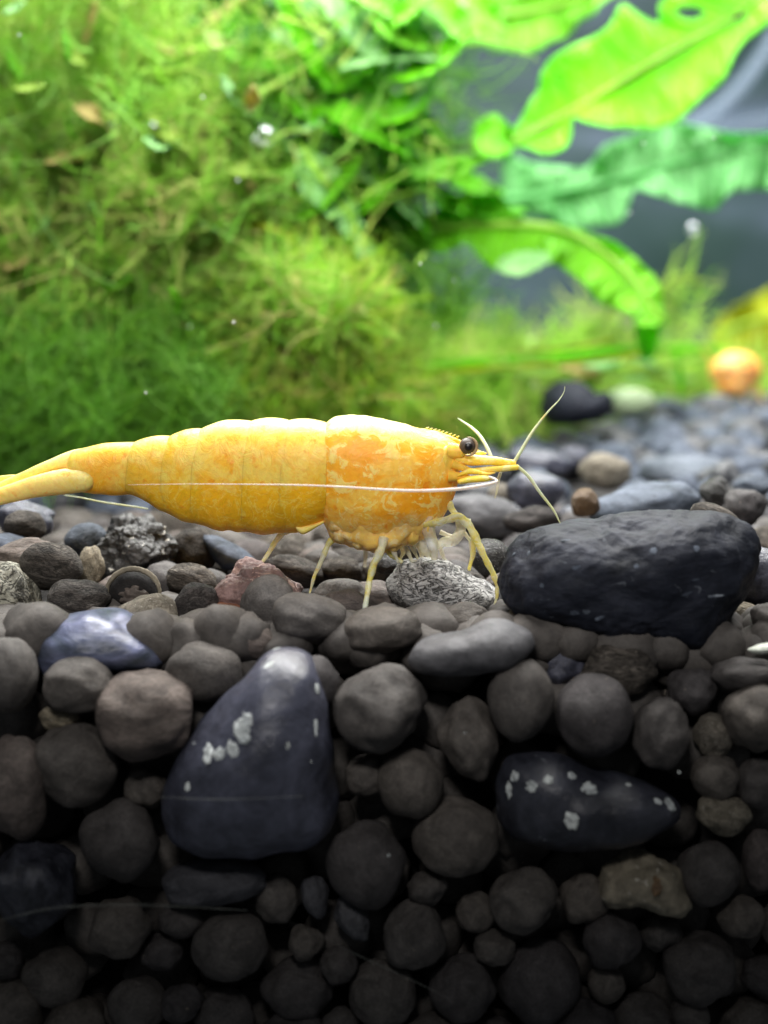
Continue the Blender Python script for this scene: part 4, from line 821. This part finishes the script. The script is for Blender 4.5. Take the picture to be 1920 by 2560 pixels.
# antennule peduncles, scales
def limb(name, pts, rad, mat, ys, n=30, sides=10, jit=.06, parent=SH, flat=1):
    if not isinstance(ys, (list, tuple)): ys = [ys]*len(pts)
    if name == 'leg':   # swollen joints, slimmer segments between them
        P2, R2, Y2 = [], [], []
        for i in range(len(pts)):
            P2.append(pts[i]); R2.append(rad[i]*.98); Y2.append(ys[i])
            if i < len(pts)-1: P2.append(((pts[i][0]+pts[i+1][0])/2, (pts[i][1]+pts[i+1][1])/2)); R2.append((rad[i]+rad[i+1])/2*.76); Y2.append((ys[i]+ys[i+1])/2)
        pts, rad, ys = P2, R2, Y2
    r = [a*U(0)*(.9 if name == 'leg' else 1) for a in rad]
    v, f = tube([P(p[0], p[1], y) for p, y in zip(pts, ys)], r, n, sides, jit); return obj(name, v, f, M[mat], parent)
limb('antennule_base', [(1138, 1146), (1180, 1150), (1230, 1152), (1262, 1156), (1290, 1158)], [13, 15, 12, 11, 7], 'sh_yel', -.10)
limb('antennule_base', [(1180, 1177), (1220, 1174), (1262, 1171), (1296, 1168)], [6, 8, 8, 7], 'sh_yel', -.12)
limb('eye_spine', [(1180, 1138), (1200, 1133), (1216, 1134)], [6, 6, 2], 'sh_yel', -.05)
v, f = loft([(1140, 1188), (1175, 1170), (1215, 1180), (1240, 1180)], [(1140, 1192), (1175, 1186), (1215, 1188), (1240, 1183)], [.02, .03, .01], -.13, 24, 16); obj('antennal_scale', v, f, M['sh_yel'], SH)
v, f = loft([(1140, 1200), (1175, 1190), (1210, 1188), (1234, 1192)], [(1145, 1212), (1180, 1207), (1215, 1204), (1236, 1198)], [.03, .035, .02], -.16, 24, 16); obj('antennal_scale', v, f, M['sh_yel'], SH)
limb('mouthpart', [(1130, 1160), (1165, 1172), (1195, 1182)], [12, 8, 3], 'sh_thorax', -.12)
limb('mouthpart', [(1120, 1190), (1160, 1192), (1185, 1196)], [16, 9, 3], 'sh_thorax', -.12)
# long antennae and feelers
limb('antenna', [(1222, 1192), (1238, 1198), (1239, 1206), (1200, 1215), (1140, 1223), (1050, 1227), (960, 1224), (870, 1218), (760, 1213), (640, 1211), (480, 1210), (320, 1212)], [3, 4.6, 4.4, 3.8, 3.1, 2.5, 2.0, 1.5, 1.1, .8, .5, .3], 'sh_ant', [-.2, -.23, -.30, -.38, -.44, -.47, -.48, -.48, -.47, -.45, -.40, -.34], 90, 8, .02)
limb('antenna', [(370, 1272), (330, 1266), (260, 1256), (200, 1244), (160, 1238)], [1.5, 2.4, 2.4, 2, 1], 'sh_feel', .45, 40, 8, .02)
limb('feeler', [(1286, 1154), (1300, 1132), (1330, 1082), (1368, 1032), (1396, 1002), (1410, 980), (1412, 966)], [4.6, 4.4, 4, 3.3, 2.4, 1.5, .6], 'sh_feel', [-.1, -.1, -.09, -.08, -.08, -.08, -.08], 70, 8, .12)
limb('feeler', [(1294, 1166), (1322, 1192), (1352, 1234), (1384, 1276), (1402, 1312)], [4.4, 4.4, 3.8, 3, 1.1], 'sh_feel', -.12, 60, 8, .12)
limb('feeler', [(1228, 1143), (1216, 1116), (1200, 1090), (1180, 1070), (1160, 1056), (1145, 1046)], [5, 5, 4.4, 3.6, 2.4, 1], 'sh_feel', [.05, .09, .15, .25, .35, .45], 50, 8, .12)
limb('mouthpart', [(1252, 1180), (1246, 1200), (1243, 1225), (1237, 1246)], [4, 4, 3, 1.5], 'sh_pale', -.05, 24, 6, .3)
# walking legs
limb('leg', [(745, 1300), (722, 1325), (706, 1334), (690, 1352), (668, 1388), (646, 1417)], [13, 11, 9.5, 8, 6.5, 5], 'sh_limb', [-.02, 0, .03, .06, .1, .12], 50, 10, .12)
limb('leg', [(850, 1320), (840, 1338), (820, 1362), (802, 1405), (786, 1440), (773, 1487)], [12, 11, 9, 6.5, 5, 2.5], 'sh_limb', [-.05, -.04, -.02, .0, .02, .04], 50, 10, .12)
limb('leg', [(960, 1345), (952, 1376), (934, 1412), (924, 1450), (917, 1493), (906, 1558)], [16, 13, 11, 9.5, 8, 5.5], 'sh_limb', [-.15, -.18, -.24, -.3, -.36, -.45], 50, 10, .12)
limb('leg', [(912, 1355), (914, 1385), (912, 1418)], [8, 7, 5], 'sh_pale', .05, 24, 8, .12)
limb('leg', [(958, 1365), (980, 1388), (1006, 1406)], [11, 9, 6], 'sh_limb', -.05, 24, 10, .12)
limb('leg', [(1010, 1362), (1022, 1385), (1030, 1402), (1052, 1404)], [9, 8, 6, 3], 'sh_pale', 0, 24, 8, .12)
limb('leg', [(1096, 1240), (1122, 1262), (1138, 1285)], [12, 15, 9], 'sh_limb', -.05, 24, 10, .08)
limb('leg', [(1060, 1312), (1100, 1304), (1148, 1291), (1172, 1312), (1190, 1345), (1210, 1390), (1232, 1432), (1243, 1462), (1242, 1492), (1234, 1520)], [11, 12, 13, 13, 12.5, 10.5, 10, 9, 5.5, 3], 'sh_limb', [-.12, -.14, -.16, -.17, -.18, -.2, -.2, -.2, -.2, -.2], 80, 12, .10)
limb('leg', [(1168, 1300), (1184, 1345), (1182, 1388), (1172, 1425)], [11, 9, 8, 5], 'sh_limb', [0, 0, .02, .04], 40, 10, .1)
limb('claw_leg', [(1066, 1290), (1072, 1330), (1082, 1362), (1086, 1400)], [17, 17, 14, 7], 'sh_pale', -.1, 40, 12, .1)
limb('claw_leg', [(1148, 1300), (1152, 1325), (1135, 1350), (1108, 1356), (1092, 1372)], [11, 13, 14, 13, 8], 'sh_pale', -.06, 40, 12, .1)
limb('claw_leg', [(1040, 1310), (1048, 1345), (1062, 1378), (1078, 1392)], [16, 16, 12, 6], 'sh_pale', -.02, 40, 12, .1)
limb('claw_leg', [(1030, 1340), (1048, 1368), (1056, 1398)], [9, 8, 4], 'sh_pale', .06, 40, 12, .1)
for pts_, ys_ in [([(1100, 1330), (1130, 1342), (1158, 1330), (1176, 1352), (1178, 1392)], .08), ([(1000, 1355), (1008, 1380), (1000, 1402)], .1), ([(1020, 1350), (1034, 1374), (1046, 1400)], .02), ([(1075, 1330), (1100, 1370), (1110, 1396), (1126, 1410)], .04), ([(975, 1360), (990, 1392), (996, 1408)], -.1)]:
    limb('leg', pts_, [8, 8, 7, 6, 3][:len(pts_)-1]+[3], 'sh_pale', ys_, 30, 8, .15)
v, f = loft([(738, 1316), (770, 1312), (812, 1300)], [(740, 1322), (762, 1336), (812, 1306)], [.02, .03, .02], -.1, 24, 16, 1, .006, 12); obj('swimmeret', v, f, M['sh_tail'], SH)

def smear_mat():
    m, nt, N, L = nmat('faint_smear'); out = N.new('ShaderNodeOutputMaterial'); b = N.new('ShaderNodeBsdfDiffuse'); b.inputs[0].default_value = (.5, .52, .48, 1)
    t = N.new('ShaderNodeBsdfTransparent'); mx = N.new('ShaderNodeMixShader'); tc = N.new('ShaderNodeTexCoord'); n = noisen(N, L, tc.outputs['Object'], 3, 4, .6); r = ramp(N, [(.35, g(.0)), (.75, g(.16))]); L.new(n.outputs[0], r.inputs[0])
    L.new(r.outputs[0], mx.inputs[0]); L.new(t.outputs[0], mx.inputs[1]); L.new(b.outputs[0], mx.inputs[2]); L.new(mx.outputs[0], out.inputs[0]); return m
M['smear'] = smear_mat()
strand('glass_scratch', [(-40, 2312), (60, 2285), (150, 2268), (300, 2262), (450, 2266), (620, 2276)], -1.22, .0065, 'smear', 'faint pale horizontal scratch on the front glass at the lower left', 60, 'scratch', [.003, .008, .009, .007, .002])
strand('glass_scratch', [(640, 2278), (760, 2320), (900, 2390), (1050, 2460), (1130, 2500)], -1.22, .004, 'smear', 'very faint slanting scratch on the front glass in the lower middle', 60, 'scratch', [.002, .005, .004, .002])
strand('glass_scratch', [(400, 1992), (520, 1998), (640, 1996), (760, 1990)], -1.36, .004, 'smear', 'faint horizontal scratch crossing the pear-shaped stone', 40, 'scratch', [.001, .004, .004, .001])
for k in range(26):
    px_, py_, yy_ = random.uniform(20, 1900), random.uniform(60, 1250), random.uniform(1.0, 6)
    if k < 7: px_, py_, yy_ = random.uniform(50, 1850), random.uniform(1650, 2200), -1.25
    v, f = blob(200+k, 2, .4); c = P(px_, py_, yy_); r = random.uniform(1.6, 4.2)*U(yy_)
    o = obj('floating_speck', [c+p*r for p in v], f, M['mineral'], loc=c); tag(o, 'tiny pale speck drifting in the tank water', 'speck', 'specks drifting in the water')
# ------------------------------------------------------------------ small distant shrimp
y2 = 10.8; S2 = empty('small_shrimp', P(1840, 1010, y2), 'small blurred orange yellow shrimp facing away in the distance at the right edge', 'shrimp')
def q2(px, py, w, h, dy, mat, nm, n=4, seed=3, amp=.12):
    v, f = blob(seed, n, amp); c = P(px, py, y2+dy); u = U(y2); return obj(nm, [c+Vector((p.x*w*u/2, p.y*(w+h)*u/4*1.2, p.z*h*u/2)) for p in v], f, M[mat], S2)
M['sh_far'] = shell_mat('peach_shell', (.95, .60, .22), (.85, .42, .12), (.80, .30, .05), zof(0), zof(-50), .5, scale=2.0, spots_=(.9, .6, .3), spot_amt=.5)
q2(1838, 930, 134, 108, 0, 'sh_far', 'carapace'); q2(1838, 962, 96, 60, -.1, 'sh_far', 'thorax_underside', seed=5)
q2(1812, 928, 16, 16, -.3, 'pupil', 'eye'); q2(1868, 926, 16, 16, -.3, 'pupil', 'eye')
for (pp, r_) in [([(1800, 965), (1790, 985), (1782, 1005)], 6), ([(1822, 975), (1816, 1000), (1815, 1018)], 6), ([(1856, 975), (1862, 998), (1866, 1015)], 6), ([(1880, 965), (1895, 985), (1905, 1005)], 5), ([(1885, 945), (1905, 990), (1925, 1040)], 3), ([(1790, 920), (1770, 890), (1750, 860)], 3)]:
    v, f = tube([P(a, b, y2-.1) for a, b in pp], [r_*U(y2), r_*U(y2)*.8, r_*U(y2)*.4], 16, 8); obj('leg' if r_ > 3 else 'antenna', v, f, M['sh_thorax'], S2)
def to_px(p):
    q = cam.matrix_world.inverted() @ p if False else None
    d = p-CAM; f_ = Vector((0, math.cos(PITCH), -math.sin(PITCH))); u_ = Vector((0, math.sin(PITCH), math.cos(PITCH))); k = d.dot(f_)
    return 960+3840*d.x/k, 1280-3840*d.dot(u_)/k
ANCH = [(340, 1380, 'the crusty black rock'), (650, 1490, 'the reddish rock'), (1110, 1490, 'the wrinkled white stone'), (1570, 1450, 'the biggest black rock'), (30, 1500, 'the cream mottled stone'),
 (250, 1610, 'the violet streaked stone'), (640, 1900, 'the pear-shaped stone'), (1450, 2010, 'the white-spotted dark stone'), (1440, 1015, 'the two-lobed black stone'), (1180, 1620, 'the flat light grey stone'), (1615, 1255, 'the pale blue slab'),
 (333, 1475, 'the pale-ringed pebble'), (1610, 2205, 'the orange-spotted rock'), (535, 2205, 'the angular grey slab'), (88, 2215, 'the glossy dark blue corner stone'), (570, 1380, 'the pale wedge stone'), (955, 1768, 'the large round front pebble'), (1463, 1256, 'the rusty amber stone'),
 (1860, 1268, 'the round pebble above the black rock'), (1139, 2093, 'the big dim middle pebble')]
LANCH = [(60, 600, 'the left edge of the brownish moss'), (250, 620, 'the middle of the brownish moss'), (250, 950, 'the dark green moss cushion'), (500, 760, 'the yellow green moss'), (80, 80, 'the top left corner'), (1700, 940, 'the small distant shrimp'), (1440, 1000, 'the two-lobed black stone'), (1600, 180, 'the large lime leaf'), (1350, 420, 'the mint leaf'), (1250, 560, 'the arching green leaf'), (665, 342, 'the brightest air bubble'), (840, 500, 'the pale frosted leaf'), (820, 40, 'the pale mint top leaf'), (385, 330, 'the bubbles on the curved stem'),
 (560, 60, 'the dark hanging leaf'), (620, 260, 'the pointed bright leaf'), (1230, 345, 'the curled lime leaf'), (930, 730, 'the rounded dark leaf'), (1180, 60, 'the green leaf at the top edge')]
ADJ = {'soil_pellet_clay': 'brown', 'swirled_clay': 'swirl-marked', 'pinkish_clay': 'pinkish', 'grey_stone': 'grey', 'blue_grey_slate': 'dark blue', 'green_leaf': 'green', 'lime_leaf': 'lime', 'dark_green_leaf': 'dark green', 'mint_leaf': 'mint', 'olive_leaf': 'olive', 'tan_leaf': 'tan', 'pale_green_leaf': 'pale green'}
ORD = ['closest', 'second', 'third', 'fourth', 'fifth', 'sixth', 'seventh', 'eighth', 'ninth', 'tenth', 'eleventh', 'twelfth', 'thirteenth', 'fourteenth', 'fifteenth', 'sixteenth', 'seventeenth', 'eighteenth', 'nineteenth', 'twentieth']
buck = {}
for o in S.objects:
    n_ = o.name.split('.')[0]
    if 'group' not in o or n_ not in ('soil_pellet', 'gravel_pebble', 'crinkled_leaf'): continue
    lf = n_ == 'crinkled_leaf'; c = Vector(o.location); me = o.children[0].data if lf else o.data
    x, y_ = to_px(c); A_ = LANCH if lf else ANCH
    a = min(A_, key=lambda k: (k[0]-x)**2+(k[1]-y_)**2); dx, dy = x-a[0], y_-a[1]
    dr = ('to the right of' if dx > 0 else 'to the left of') if abs(dx) > abs(dy) else ('below' if dy > 0 else 'above')
    buck.setdefault((ADJ.get(me.materials[0].name, 'dark'), 'crinkled leaf' if lf else 'small pebble', dr, a[2]), []).append((dx*dx+dy*dy, o.name))
for (ad, wd2, dr, an), l in buck.items():
    l.sort()
    for i, (_, nm) in enumerate(l):
        o = bpy.data.objects[nm]
        o['label'] = f"{ad} {wd2} {dr} {an}" if len(l) == 1 else (f"{ORD[i]} {ad} {wd2} {dr} {an}" if i < 20 else f"farther {ad} {wd2} {dr} {an}")
for o in S.objects:
    if '_c' in o: del o['_c']
